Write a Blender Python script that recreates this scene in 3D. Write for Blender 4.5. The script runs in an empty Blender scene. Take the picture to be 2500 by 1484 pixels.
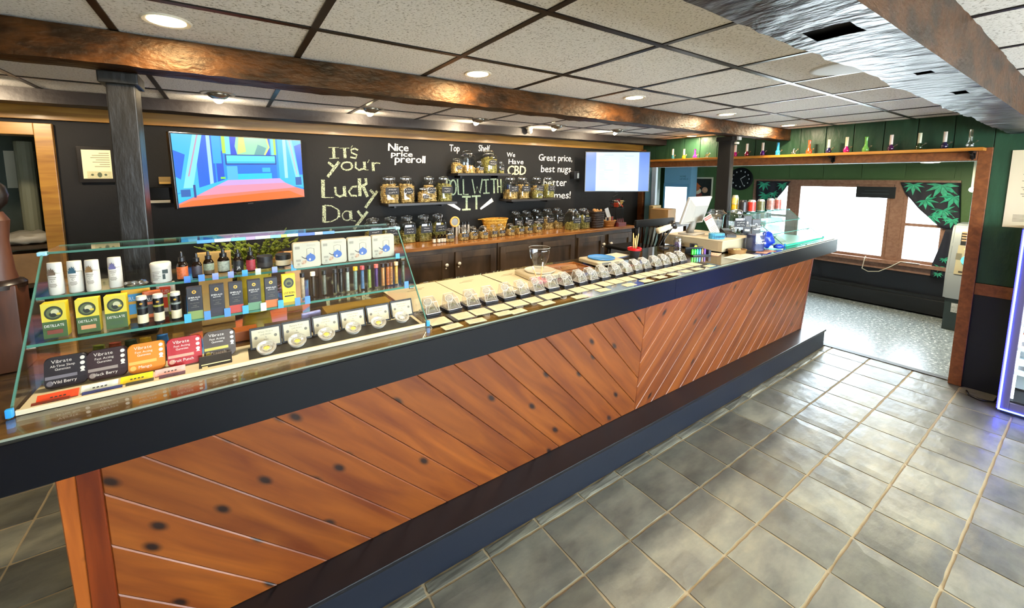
import bpy, bmesh, math, random
from mathutils import Vector, Matrix
S = bpy.context.scene
COL = S.collection
RN = random.Random(11)
PI = math.pi

# ---------------------------------------------------------------- camera, world, exposure
cd = bpy.data.cameras.new('camera'); cam = bpy.data.objects.new('camera', cd); COL.objects.link(cam)
cam.location = (0, 0, 1.65)
cam.rotation_euler = (math.radians(90 - 6.29), 0, math.radians(-32.675))
cd.sensor_width = 36; cd.lens = 36 * 975.47 / 2500
cd.shift_x = (1250 - 1183.07) / 2500; cd.shift_y = -(742 - 537.34) / 2500
cd.clip_start = .02
S.camera = cam
W = bpy.data.worlds.new('World'); S.world = W; W.use_nodes = True
bg = W.node_tree.nodes['Background']; bg.inputs[0].default_value = (.78, .90, 1, 1); bg.inputs[1].default_value = 18.0
S.view_settings.view_transform = 'Standard'; S.view_settings.look = 'None'
S.view_settings.gamma = 1; S.view_settings.use_curve_mapping = False
S.view_settings.exposure = 0.75
LAMP_W = 7.0           # each recessed ceiling lamp
S.cycles.max_bounces = 10; S.cycles.transparent_max_bounces = 40; S.cycles.diffuse_bounces = 5
S.cycles.caustics_reflective = False; S.cycles.caustics_refractive = False

def lin(h):
    if not isinstance(h, str): return tuple(h)
    h = h.lstrip('#'); o = []
    for i in (0, 2, 4):
        c = int(h[i:i+2], 16) / 255
        o.append(c / 12.92 if c <= .04045 else ((c + .055) / 1.055) ** 2.4)
    return tuple(o)

# ---------------------------------------------------------------- materials
MC = {}
def newmat(name):
    m = bpy.data.materials.new(name); m.use_nodes = True
    nt = m.node_tree; return m, nt, nt.nodes, nt.links, nt.nodes['Principled BSDF']
def P(col, rough=.5, metal=0, emit=0, coat=0, bump=0, bscale=60, spec=.5, var=0, vscale=8):
    key = (str(col), rough, metal, emit, coat, bump, bscale, spec, var, vscale)
    if key in MC: return MC[key]
    m, nt, n, l, b = newmat('mat_%d' % len(MC))
    c = lin(col); b.inputs['Base Color'].default_value = (*c, 1)
    b.inputs['Roughness'].default_value = rough; b.inputs['Metallic'].default_value = metal
    b.inputs['Specular IOR Level'].default_value = spec
    b.inputs['Coat Weight'].default_value = coat; b.inputs['Coat Roughness'].default_value = .08
    if emit and emit < 1: b.inputs['Base Color'].default_value = (.01, .01, .01, 1)
    if emit: b.inputs['Emission Color'].default_value = (*c, 1); b.inputs['Emission Strength'].default_value = emit
    if bump or var:
        tc = n.new('ShaderNodeTexCoord'); nz = n.new('ShaderNodeTexNoise')
        nz.inputs['Scale'].default_value = bscale if bump else vscale; nz.inputs['Detail'].default_value = 4
        l.new(tc.outputs['Object'], nz.inputs['Vector'])
        if bump:
            bp = n.new('ShaderNodeBump'); bp.inputs['Strength'].default_value = bump; bp.inputs['Distance'].default_value = .004
            l.new(nz.outputs['Fac'], bp.inputs['Height']); l.new(bp.outputs['Normal'], b.inputs['Normal'])
        if var:
            nv = n.new('ShaderNodeTexNoise'); nv.inputs['Scale'].default_value = vscale; nv.inputs['Detail'].default_value = 5
            l.new(tc.outputs['Object'], nv.inputs['Vector'])
            mp = n.new('ShaderNodeMapRange'); mp.inputs[1].default_value = .3; mp.inputs[2].default_value = .7
            mp.inputs[3].default_value = 1 - var; mp.inputs[4].default_value = 1 + var
            l.new(nv.outputs['Fac'], mp.inputs[0])
            hs = n.new('ShaderNodeHueSaturation'); hs.inputs['Color'].default_value = (*c, 1)
            l.new(mp.outputs[0], hs.inputs['Value']); l.new(hs.outputs[0], b.inputs['Base Color'])
    MC[key] = m; return m
def wood(name, c1, c2, rough=.35, coat=0, sc=(1.2, 14, 14), knots=0, rnd=.25, bump=.15, dark='#2a1208', kscale=(3.2, 7, 7)):
    m, nt, n, l, b = newmat(name)
    tc = n.new('ShaderNodeTexCoord'); oi = n.new('ShaderNodeObjectInfo')
    off = n.new('ShaderNodeVectorMath'); off.operation = 'MULTIPLY_ADD'
    cb = n.new('ShaderNodeCombineXYZ')
    for i in range(3): l.new(oi.outputs['Random'], cb.inputs[i])
    l.new(cb.outputs[0], off.inputs[0]); off.inputs[1].default_value = (37, 19, 53); l.new(tc.outputs['Object'], off.inputs[2])
    mp = n.new('ShaderNodeMapping'); mp.inputs['Scale'].default_value = sc; l.new(off.outputs[0], mp.inputs['Vector'])
    nz = n.new('ShaderNodeTexNoise'); nz.inputs['Scale'].default_value = 2.2; nz.inputs['Detail'].default_value = 7; nz.inputs['Distortion'].default_value = .6
    l.new(mp.outputs[0], nz.inputs['Vector'])
    cr = n.new('ShaderNodeValToRGB'); cr.color_ramp.elements[0].position = .3; cr.color_ramp.elements[1].position = .72
    cr.color_ramp.elements[0].color = (*lin(c1), 1); cr.color_ramp.elements[1].color = (*lin(c2), 1)
    l.new(nz.outputs['Fac'], cr.inputs[0]); out = cr.outputs[0]
    if rnd:
        mr = n.new('ShaderNodeMapRange'); mr.inputs[3].default_value = 1 - rnd; mr.inputs[4].default_value = 1 + rnd
        l.new(oi.outputs['Random'], mr.inputs[0])
        hs = n.new('ShaderNodeHueSaturation'); l.new(out, hs.inputs['Color']); l.new(mr.outputs[0], hs.inputs['Value']); out = hs.outputs[0]
    if knots:
        mk = n.new('ShaderNodeMapping'); mk.inputs['Scale'].default_value = kscale; l.new(off.outputs[0], mk.inputs['Vector'])
        vo = n.new('ShaderNodeTexVoronoi'); vo.voronoi_dimensions = '2D'; vo.inputs['Scale'].default_value = 1; l.new(mk.outputs[0], vo.inputs['Vector'])
        sp = n.new('ShaderNodeSeparateColor'); l.new(vo.outputs['Color'], sp.inputs[0])
        gt = n.new('ShaderNodeMath'); gt.operation = 'GREATER_THAN'; gt.inputs[1].default_value = 1 - knots; l.new(sp.outputs[0], gt.inputs[0])
        ms = n.new('ShaderNodeMapRange'); ms.inputs[1].default_value = .125; ms.inputs[2].default_value = .045; l.new(vo.outputs['Distance'], ms.inputs[0])
        mu = n.new('ShaderNodeMath'); mu.operation = 'MULTIPLY'; l.new(gt.outputs[0], mu.inputs[0]); l.new(ms.outputs[0], mu.inputs[1])
        mx = n.new('ShaderNodeMix'); mx.data_type = 'RGBA'; l.new(mu.outputs[0], mx.inputs[0]); l.new(out, mx.inputs[6])
        mx.inputs[7].default_value = (*lin(dark), 1); out = mx.outputs[2]
    l.new(out, b.inputs['Base Color'])
    bp = n.new('ShaderNodeBump'); bp.inputs['Strength'].default_value = bump; bp.inputs['Distance'].default_value = .003
    l.new(nz.outputs['Fac'], bp.inputs['Height']); l.new(bp.outputs['Normal'], b.inputs['Normal'])
    b.inputs['Roughness'].default_value = rough; b.inputs['Coat Weight'].default_value = coat; b.inputs['Coat Roughness'].default_value = .12
    return m
def noisy(name, cols, scale=6, rough=.6, bump=.3, bscale=None, rnd=0, dist=.01, stretch=(1, 1, 1), pos=None, coat=0, detail=8):
    m, nt, n, l, b = newmat(name)
    tc = n.new('ShaderNodeTexCoord'); mp = n.new('ShaderNodeMapping'); mp.inputs['Scale'].default_value = stretch
    oi = n.new('ShaderNodeObjectInfo'); sc = n.new('ShaderNodeVectorMath'); sc.operation = 'ADD'
    ml = n.new('ShaderNodeMath'); ml.operation = 'MULTIPLY'; ml.inputs[1].default_value = 61 if rnd else 0; l.new(oi.outputs['Random'], ml.inputs[0])
    l.new(tc.outputs['Object'], sc.inputs[0]); l.new(ml.outputs[0], sc.inputs[1]); l.new(sc.outputs[0], mp.inputs['Vector'])
    nz = n.new('ShaderNodeTexNoise'); nz.inputs['Scale'].default_value = scale; nz.inputs['Detail'].default_value = detail; nz.inputs['Roughness'].default_value = .62
    l.new(mp.outputs[0], nz.inputs['Vector'])
    cr = n.new('ShaderNodeValToRGB'); e = cr.color_ramp.elements
    k = len(cols); ps = pos or [.28 + .46 * i / (k - 1) for i in range(k)]
    while len(e) < k: e.new(.5)
    for i in range(k): e[i].position = ps[i]; e[i].color = (*lin(cols[i]), 1)
    l.new(nz.outputs['Fac'], cr.inputs[0]); out = cr.outputs[0]
    if rnd:
        mr = n.new('ShaderNodeMapRange'); mr.inputs[3].default_value = 1 - rnd; mr.inputs[4].default_value = 1 + rnd
        l.new(oi.outputs['Random'], mr.inputs[0]); hs = n.new('ShaderNodeHueSaturation')
        l.new(out, hs.inputs['Color']); l.new(mr.outputs[0], hs.inputs['Value']); out = hs.outputs[0]
    l.new(out, b.inputs['Base Color']); b.inputs['Roughness'].default_value = rough; b.inputs['Coat Weight'].default_value = coat; b.inputs['Specular IOR Level'].default_value = .35
    if bump:
        src = nz
        if bscale:
            src = n.new('ShaderNodeTexNoise'); src.inputs['Scale'].default_value = bscale; src.inputs['Detail'].default_value = 6; l.new(mp.outputs[0], src.inputs['Vector'])
        bp = n.new('ShaderNodeBump'); bp.inputs['Strength'].default_value = bump; bp.inputs['Distance'].default_value = dist
        l.new(src.outputs['Fac'], bp.inputs['Height']); l.new(bp.outputs['Normal'], b.inputs['Normal'])
    return m
def glass(name, tint=(1, 1, 1), refl=.75, base=.05, rough=.03, power=3.5, diff=0):
    m, nt, n, l, b = newmat(name); n.remove(b); o = n['Material Output']
    tr = n.new('ShaderNodeBsdfTransparent'); tr.inputs[0].default_value = (*tint, 1)
    gl = n.new('ShaderNodeBsdfGlossy'); gl.inputs['Roughness'].default_value = rough
    lw = n.new('ShaderNodeLayerWeight'); lw.inputs['Blend'].default_value = .5
    pw = n.new('ShaderNodeMath'); pw.operation = 'POWER'; pw.inputs[1].default_value = power; l.new(lw.outputs['Facing'], pw.inputs[0])
    ma = n.new('ShaderNodeMath'); ma.operation = 'MULTIPLY_ADD'; ma.inputs[1].default_value = refl; ma.inputs[2].default_value = base; ma.use_clamp = True
    l.new(pw.outputs[0], ma.inputs[0]); mx = n.new('ShaderNodeMixShader'); l.new(ma.outputs[0], mx.inputs[0])
    src = gl
    if diff:
        df = n.new('ShaderNodeBsdfDiffuse'); df.inputs[0].default_value = (.82, .80, .72, 1); src = n.new('ShaderNodeMixShader'); src.inputs[0].default_value = diff
        l.new(gl.outputs[0], src.inputs[1]); l.new(df.outputs[0], src.inputs[2])
    l.new(tr.outputs[0], mx.inputs[1]); l.new(src.outputs[0], mx.inputs[2]); l.new(mx.outputs[0], o.inputs['Surface'])
    return m

# ---------------------------------------------------------------- mesh builder
class G:
    def __init__(s): s.b = bmesh.new(); s.mi = 0; s.M = None
    def v(s, p):
        p = Vector(p); return s.b.verts.new(s.M @ p if s.M else p)
    def f(s, vs):
        try:
            f = s.b.faces.new(vs); f.material_index = s.mi; return f
        except ValueError: return None
    def face(s, pts): return s.f([s.v(p) for p in pts])
    def box(s, x0, x1, y0, y1, z0, z1, bev=0):
        vs = [s.v((x, y, z)) for z in (z0, z1) for y in (y0, y1) for x in (x0, x1)]
        fs = [s.f([vs[i] for i in q]) for q in ((0, 2, 3, 1), (4, 5, 7, 6), (0, 1, 5, 4), (2, 6, 7, 3), (0, 4, 6, 2), (1, 3, 7, 5))]
        if bev:
            es = list({e for f in fs for e in f.edges})
            r = bmesh.ops.bevel(s.b, geom=es, offset=bev, segments=2, affect='EDGES', profile=.6)
            for f in r['faces']: f.material_index = s.mi
        return s
    def cbox(s, c, d, bev=0):
        return s.box(c[0]-d[0]/2, c[0]+d[0]/2, c[1]-d[1]/2, c[1]+d[1]/2, c[2]-d[2]/2, c[2]+d[2]/2, bev)
    def prism(s, poly, z0, z1, bev=0):
        a = [s.v((x, y, z0)) for x, y in poly]; b = [s.v((x, y, z1)) for x, y in poly]; n = len(poly)
        s.f(a[::-1]); t = s.f(b)
        for i in range(n): s.f([a[i], a[(i+1) % n], b[(i+1) % n], b[i]])
        if bev and t: bmesh.ops.bevel(s.b, geom=list(t.edges), offset=bev, segments=1, affect='EDGES')
        return s
    def lathe(s, prof, n=16, c=(0, 0, 0), sq=0, asp=1):
        rings = []
        for r, z in prof:
            if r < 1e-6: rings.append([s.v((c[0], c[1], c[2] + z))]); continue
            ring = []
            for i in range(n):
                t = 2 * PI * (i + .5) / n; x, y = math.cos(t), math.sin(t)
                if sq: x = math.copysign(abs(x) ** (2 / sq), x); y = math.copysign(abs(y) ** (2 / sq), y)
                ring.append(s.v((c[0] + r * x, c[1] + r * y * asp, c[2] + z)))
            rings.append(ring)
        for a, b in zip(rings, rings[1:]):
            for i in range(n):
                j = (i + 1) % n
                if len(a) == 1 and len(b) == 1: continue
                if len(a) == 1: s.f([a[0], b[j], b[i]])
                elif len(b) == 1: s.f([a[i], a[j], b[0]])
                else: s.f([a[i], a[j], b[j], b[i]])
        return s
    def cyl(s, c, r, h, n=16, r2=None): return s.lathe([(0, 0), (r, 0), (r if r2 is None else r2, h), (0, h)], n, c)
    def tube(s, pts, r, n=6, close=False):
        pts = [Vector(p) for p in pts]; rings = []; up = None; m = len(pts)
        for i, p in enumerate(pts):
            a = pts[i - 1] if (i or close) else p; b = pts[(i + 1) % m] if (i < m - 1 or close) else p
            d = (b - a).normalized()
            if up is None or abs(up.dot(d)) > .95: up = Vector((0, 0, 1)) if abs(d.z) < .9 else Vector((1, 0, 0))
            x = up.cross(d).normalized(); y = d.cross(x); up = y
            rr = r[i] if isinstance(r, (list, tuple)) else r
            rings.append([s.v(p + x * rr * math.cos(2*PI*k/n) + y * rr * math.sin(2*PI*k/n)) for k in range(n)])
        for i in range(m if close else m - 1):
            a, b = rings[i], rings[(i + 1) % m]
            for k in range(n): s.f([a[k], a[(k+1) % n], b[(k+1) % n], b[k]])
        if not close: s.f(rings[0][::-1]); s.f(rings[-1])
        return s
    def ico(s, c, r, sub=1, sc=(1, 1, 1), rot=None):
        m = Matrix.Translation(c) @ (rot or Matrix()) @ Matrix.Diagonal((r*sc[0], r*sc[1], r*sc[2], 1))
        if s.M: m = s.M @ m
        o = bmesh.ops.create_icosphere(s.b, subdivisions=sub, radius=1, matrix=m)
        for v in o['verts']:
            for f in v.link_faces: f.material_index = s.mi
        return s
    def ribbon(s, pts, w, fr):
        """flat stroke; fr maps (a, b) -> 3D"""
        pts = [Vector((p[0], p[1])) for p in pts]; L = []; R_ = []; m = len(pts)
        ws = w if isinstance(w, (list, tuple)) else [w] * m
        for i in range(m):
            d = (pts[min(i+1, m-1)] - pts[max(i-1, 0)]).normalized(); nn = Vector((-d.y, d.x)) * ws[i] / 2
            L.append(s.v(fr(*(pts[i] + nn)))); R_.append(s.v(fr(*(pts[i] - nn))))
        for i in range(m - 1): s.f([L[i], R_[i], R_[i+1], L[i+1]])
        return s
    def text(s, t, o, r, u, h, w=None, anchor='l', gap=.07, slant=0):
        """line of text: cap height h, fitted to width w; o = baseline origin"""
        o, r, u = Vector(o), Vector(r), Vector(u); x = 0; pl = []
        for ch in t:
            if ch == ' ': x += .3; continue
            vs, fs, x0, x1 = GLY[ch]; pl.append((x - x0, vs, fs)); x += x1 - x0 + gap
        tot = max(x - gap, .01); sy = h / .70; sx = (w / tot) if w else sy
        if w and w < 0: sx = min(sy, -w / tot)
        x0 = 0 if anchor == 'l' else (-tot * sx / 2 if anchor == 'c' else -tot * sx)
        for dx, vs, fs in pl:
            bv = [s.v(o + r * (x0 + (vx + dx + slant * vy) * sx) + u * (vy * sy)) for vx, vy in vs]
            for f in fs: s.f([bv[i] for i in f])
        return s
    def obj(s, name, mat, parent=None, smooth=False, loc=None, rot=None, mw=None, kind=None, label=None):
        me = bpy.data.meshes.new(name); bmesh.ops.recalc_face_normals(s.b, faces=s.b.faces); s.b.to_mesh(me); s.b.free()
        for m in (mat if isinstance(mat, (list, tuple)) else [mat]): me.materials.append(m)
        if smooth:
            me.polygons.foreach_set('use_smooth', [True] * len(me.polygons))
            if smooth != 1: me.set_sharp_from_angle(angle=math.radians(smooth))
        return mesh_obj(name, me, parent, loc, rot, mw, kind, label)
def mesh_obj(name, me, parent=None, loc=None, rot=None, mw=None, kind=None, label=None):
    o = bpy.data.objects.new(name, me); COL.objects.link(o)
    if parent is not None: o.parent = parent
    if mw is not None: o.matrix_basis = mw
    if loc is not None: o.location = loc
    if rot is not None: o.rotation_euler = rot
    if kind: o['kind'] = kind
    if label: o['label'] = label
    return o
def tag(o, label, cat, group=None):
    o['label'] = label; o['category'] = cat
    if group: o['group'] = group
    return o
def thing(name, label, cat, loc=(0, 0, 0), rz=0, group=None):
    o = bpy.data.objects.new(name, None); COL.objects.link(o); o.empty_display_size = .05
    o.location = loc; o.rotation_euler = (0, 0, rz); return tag(o, label, cat, group)
def kids(o): return [c for c in COL.objects if c.parent == o] if False else list(o.children)
def dup(root, loc, rz=0, label=None, group=None):
    r = root.copy(); COL.objects.link(r); r.location = loc; r.rotation_euler = (0, 0, rz)
    if label: r['label'] = label
    if group: r['group'] = group
    for ch in root.children:
        c = ch.copy(); COL.objects.link(c); c.parent = r
        for g in ch.children:
            d = g.copy(); COL.objects.link(d); d.parent = c
    return r
def struct(g, name, mat, parent=None, smooth=False, **k):
    o = g.obj(name, mat, parent, smooth, **k)
    if parent is None: o['kind'] = 'structure'
    return o
ORD = 'first second third fourth fifth sixth seventh eighth ninth tenth eleventh twelfth thirteenth fourteenth fifteenth sixteenth seventeenth eighteenth nineteenth twentieth'.split()
XZ = lambda y: (lambda a, b: (a, y, b))

# glyphs of the built-in font, one small mesh per character, laid out by hand later
GLY = {}
def load_glyphs():
    obs = []
    for ch in "ABCDEFGHIJKLMNOPQRSTUVWXYZabcdefghijklmnopqrstuvwxyz0123456789.,:!'$%&-/":
        cu = bpy.data.curves.new('g', 'FONT'); cu.body = ch; cu.size = 1; cu.resolution_u = 2
        o = bpy.data.objects.new('g', cu); COL.objects.link(o); obs.append((ch, o))
    dg = bpy.context.evaluated_depsgraph_get()
    for ch, o in obs:
        me = bpy.data.meshes.new_from_object(o.evaluated_get(dg))
        vs = [(v.co.x, v.co.y) for v in me.vertices]; fs = [tuple(p.vertices) for p in me.polygons]
        GLY[ch] = (vs, fs, min(v[0] for v in vs), max(v[0] for v in vs)); bpy.data.meshes.remove(me)
    for ch, o in obs: cu = o.data; bpy.data.objects.remove(o); bpy.data.curves.remove(cu)
load_glyphs()

# shared materials
BLK = P('#141417', .35); BLKM = P('#17171b', .55); DKIRON = P('#0f0f10', .3, .6)
WHITE = P('#c9c5ba', .45); CREAM = P('#d8cba8', .6); PAPER = P('#d2cab4', .75); STEEL = P('#b9bcc0', .25, 1)
INK = P('#1b1a1a', .6); GREYINK = P('#7d7768', .7); CHROME = P('#d9d9d9', .12, 1)
GL = glass('clear_glass', (.97, .99, .98)); GLJ = glass('jar_glass', (.95, .97, .96), .8, .06)
GLT = glass('pane_glass', (.985, .995, .99), .6, .025)
GEDGE = P('#47806f', .15); GEDGE2 = P('#4a776a', .2)
TAPE = P('#2d93d8', .4); PINE = wood('pine_plank', '#5a2608', '#804412', .42, .12, sc=(1.0, 9, 9), knots=.42, rnd=.12, bump=.03, kscale=(3.4, 7, 0), dark='#1c0a04')
PINET = wood('pine_trim', '#6b3a1c', '#8e552c', .4, .1, rnd=.08)
OAKT = wood('gold_trim', '#7e541e', '#ab7e34', .36, .05, rnd=.1)
CABW = wood('dark_cabinet_wood', '#2c2016', '#5d4a35', .42, .1, sc=(3, 3, 1.2), rnd=.1)
TOPW = wood('bar_top_wood', '#5c3f1c', '#b08642', .22, .4, sc=(1.0, 7, 7), rnd=0)
BTOPW = wood('back_top_wood', '#70401a', '#b57a3e', .22, .4, rnd=0)

# ================================================================ THE SETTING
from mathutils import noise
# ---- slate floor
SLATE = noisy('slate', ['#4a4c45', '#605f55', '#727163', '#84806c'], 3.2, .36, .55, 9, .28, .006, (1, 2.2, 1))
GROUT = P('#9c8d6e', .8, bump=.3, bscale=200)
g = G(); g.box(-2.2, 4.86, -2.6, 3.6, -.08, -.006); floor = struct(g, 'floor', GROUT)
TX, TY, TX0, TY0 = .2916, .2719, .5742, 1.3047
def tile_mesh(w, d, seed):
    r = random.Random(seed); b = G(); n = 5
    def hz(i, j): return .0012 * noise.noise(Vector((i * .6 + seed * 7, j * .6, seed))) * 2
    def xy(i, j):
        x, y = -w/2 + w * i / n, -d/2 + d * j / n
        if i in (0, n): x += r.uniform(-.0022, .0022)
        if j in (0, n): y += r.uniform(-.0022, .0022)
        return x, y
    P_ = {(i, j): b.v((*xy(i, j), hz(i, j) - (.002 if i in (0, n) or j in (0, n) else 0))) for i in range(n+1) for j in range(n+1)}
    for i in range(n):
        for j in range(n): b.f([P_[i, j], P_[i+1, j], P_[i+1, j+1], P_[i, j+1]])
    ring = [(i, 0) for i in range(n)] + [(n, j) for j in range(n)] + [(i, n) for i in range(n, 0, -1)] + [(0, j) for j in range(n, 0, -1)]
    lo = [b.v((P_[k].co.x, P_[k].co.y, -.008)) for k in ring]
    for a in range(len(ring)): c = (a + 1) % len(ring); b.f([lo[a], lo[c], P_[ring[c]], P_[ring[a]]])
    me = bpy.data.meshes.new('tile'); bmesh.ops.recalc_face_normals(b.b, faces=b.b.faces); b.b.to_mesh(me); b.b.free(); me.materials.append(SLATE); return me
TM = {}
def tile(x0, x1, y0, y1):
    w, d = x1 - x0 - .012, y1 - y0 - .012
    if w < .02 or d < .02: return
    k = (round(w, 3), round(d, 3), RN.randrange(5)); rot = RN.choice((0, PI))
    if k not in TM: TM[k] = tile_mesh(w, d, k[2])
    mesh_obj('tile', TM[k], floor, ((x0 + x1) / 2, (y0 + y1) / 2, 0), (0, 0, rot))
for k in range(-3, 15):
    x0 = TX0 + k * TX; x1 = min(x0 + TX, 4.84)
    for j in range(8): tile(x0, x1, TY0 - (j + 1) * TY, TY0 - j * TY)
    tile(x0, x1, TY0, TY0 + .058)
for k in range(-6, -3):
    for j in range(-8, 6): tile(TX0 + k * TX, TX0 + (k + 1) * TX, TY0 - (j + 1) * TY, TY0 - j * TY)
for j in range(-8, -1): tile(TX0 - 3 * TX, TX0 - 3 * TX + .06, TY0 - (j + 1) * TY, TY0 - j * TY)
g = G(); g.box(4.835, 4.90, .55, 3.3, -.05, .004); struct(g, 'trim_threshold', P('#2a2622', .5))
CARP = noisy('speckled_vinyl', ['#2f363a', '#8d979a', '#5c666a', '#d4dada'], 38, .3, .12, 90, 0, .003, pos=[.36, .47, .53, .62])
g = G(); g.box(4.86, 7.1, -1.2, 5.2, -.08, .0); struct(g, 'floor', CARP)

# ---- ceiling: black T-bar grid and speckled panels
ZC = 2.12
CEILT = noisy('ceiling_tile', ['#a5a098', '#dcd9d2', '#e6e3de'], 130, .85, .3, None, .05, .003, pos=[.35, .41, .62], detail=2)
g = G(); g.box(-2.2, 4.8, -2.6, 3.49, ZC + .012, ZC + .1); ceil = struct(g, 'ceiling', P('#15130f', .7))
CXs = [-2.2] + [-.278 + .541 * k for k in range(-3, 10)] + [4.8]
CYs = [-2.6, -2.08, -1.58, -1.08, -.58, -.08, .345, .919, 1.42, 1.83, 2.336, 2.836, 3.2, 3.49]
CYs = [-2.6, -2.08, -1.58, -1.08, -.58, -.08, .42, .919, 1.42, 1.83, 2.336, 2.836, 3.2, 3.49]
PMs = {}
for x0, x1 in zip(CXs, CXs[1:]):
    for y0, y1 in zip(CYs, CYs[1:]):
        k = (round(x1 - x0, 3), round(y1 - y0, 3))
        if k not in PMs:
            b = G(); b.box(-k[0]/2 + .006, k[0]/2 - .006, -k[1]/2 + .006, k[1]/2 - .006, 0, .011)
            o = b.obj('panel', CEILT, ceil); PMs[k] = o.data; o.location = ((x0+x1)/2, (y0+y1)/2, ZC)
        else: mesh_obj('panel', PMs[k], ceil, ((x0+x1)/2, (y0+y1)/2, ZC))
TBAR = P('#1a1714', .3, .3)
for x in CXs[1:-1]: b = G(); b.box(x-.011, x+.011, -2.6, 3.49, ZC - .004, ZC + .002); b.obj('grid_bar', TBAR, ceil)
for y in CYs[1:-1]: b = G(); b.box(-2.2, 4.8, y-.011, y+.011, ZC - .0045, ZC + .0015); b.obj('grid_bar', TBAR, ceil)

# ---- walls
CHALKB = noisy('chalkboard_paint', ['#0a0908', '#0e0d0c', '#131110'], 2.2, .75, .1, 40)
g = G()
g.box(-2.2, -1.9, 3.49, 3.6, 0, 2.2); g.box(-1.9, -.90, 3.49, 3.6, 1.93, 2.2); g.box(-.90, 4.8, 3.49, 3.6, 0, 2.2)
wall_back = struct(g, 'wall_back', CHALKB)
GREEN = noisy('green_paint', ['#1f3a2b', '#274732', '#31543b'], 5, .38, .55, 16, 0, .012, (1, 1, .35))
GREENF = noisy('green_wall', ['#41603a', '#4c6b42'], 2, .5, .2, 30)
NAVY = P('#0f1520', .38, bump=.1, bscale=40)
g = G(); g.mi = 0; g.box(4.8, 4.92, .555, 3.28, 1.765, 2.2); g.box(4.8, 4.92, -.95, .555, .79, 2.2); g.box(4.8, 4.92, -2.6, -2.35, .79, 2.2); g.box(4.8, 4.92, -2.35, -.95, 1.95, 2.2); g.box(4.8, 4.92, 3.28, 5.2, 0, 2.2)
g.mi = 1; g.box(4.8, 4.92, -2.6, .555, 0, .79)
wall_right = struct(g, 'wall_right', [GREEN, NAVY])
y = .49
while y < 3.45:
    b = G(); b.box(4.79, 4.801, y + .002, min(y + .196, 3.488), 1.86, 2.118, .002); b.obj('panel', GREEN, wall_right); y += .2
y = .49
while y > -.6:
    b = G(); b.box(4.79, 4.801, y - .396, y - .002, .84, 2.118, .002); b.obj('panel', GREEN, wall_right); y -= .4
g = G(); g.box(-2.3, -2.2, -2.6, 3.6, 0, 2.2); struct(g, 'wall_left', P('#55503f', .7))
g = G(); g.box(-2.3, .0, -2.7, -2.6, 0, 2.2); g.box(4.5, 4.92, -2.7, -2.6, 0, 2.2); g.box(.0, 4.5, -2.7, -2.6, 0, .5); g.box(.0, 4.5, -2.7, -2.6, 2.05, 2.2)
struct(g, 'wall_front', P('#55503f', .7))
g = G(); g.box(0, 4.5, -2.68, -2.62, .5, .56); g.box(0, 4.5, -2.68, -2.62, 1.99, 2.05)
for x in (0, 1.5, 2.95, 4.44): g.box(x, x + .06, -2.68, -2.62, .56, 1.99)
struct(g, 'window_4', PINET)  # unseen window, added and widened to brighten floor and ceiling
g = G(); g.box(4.82, 4.88, -2.35, -.95, .79, .85); g.box(4.82, 4.88, -2.35, -.95, 1.89, 1.95)
for y in (-2.35, -1.68, -1.01): g.box(4.82, 4.88, y, y + .06, .85, 1.89)
struct(g, 'window_5', PINET)  # out of view, put in to throw daylight on skirt and planks
# header, jambs and rails of the wide opening
g = G(); g.box(4.775, 4.8, .559, 3.34, 1.768, 1.835, .003); struct(g, 'trim_1', PINET)
g = G(); g.box(4.775, 4.8, .488, .558, 0, 1.862, .003); struct(g, 'trim_2', PINET)
g = G(); g.box(4.80, 4.95, .545, .556, 0, 1.765); g.box(4.8, 4.94, .556, 3.28, 1.764, 1.767); struct(g, 'trim_3', P('#d9dcd8', .5))
g = G(); g.box(4.78, 4.8, -2.6, .487, .747, .836, .003); struct(g, 'trim_4', PINET)
g = G(); g.box(4.76, 4.8, 3.24, 3.30, 0, 1.765); struct(g, 'trim_5', P('#c9d3d6', .5))
g = G(); g.box(4.77, 4.8, 3.30, 3.40, 0, 1.765); struct(g, 'trim_6', P('#7fb6c8', .5))
g = G(); g.box(4.74, 4.8, 3.42, 3.488, 0, 2.0); struct(g, 'trim_7', PINET)
g = G(); g.box(-2.2, 4.78, 3.462, 3.49, 1.985, 2.080, .003); struct(g, 'trim_8', OAKT)
# left doorway
g = G(); g.box(-.946, -.868, 3.46, 3.62, 0, 1.962, .003); g.box(-1.98, -.946, 3.46, 3.62, 1.892, 1.962, .003); g.box(-1.98, -1.90, 3.46, 3.62, 0, 1.892, .003)
struct(g, 'door_1', OAKT)
BRW = P('#4c564a', .7, var=.15)
g = G(); g.box(-2.3, -.4, 5.0, 5.1, 0, 2.2); g.box(-.5, -.4, 3.6, 5.0, 0, 2.2); g.box(-2.3, -2.2, 3.6, 5.0, 0, 2.2); struct(g, 'wall_storeroom', BRW)
g = G(); g.box(-2.2, -.5, 3.6, 5.0, 2.1, 2.2); struct(g, 'ceiling', P('#55524a', .7))
g = G(); g.box(-2.2, -.5, 3.6, 5.0, -.08, 0); struct(g, 'floor', P('#3a3630', .7))

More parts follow.
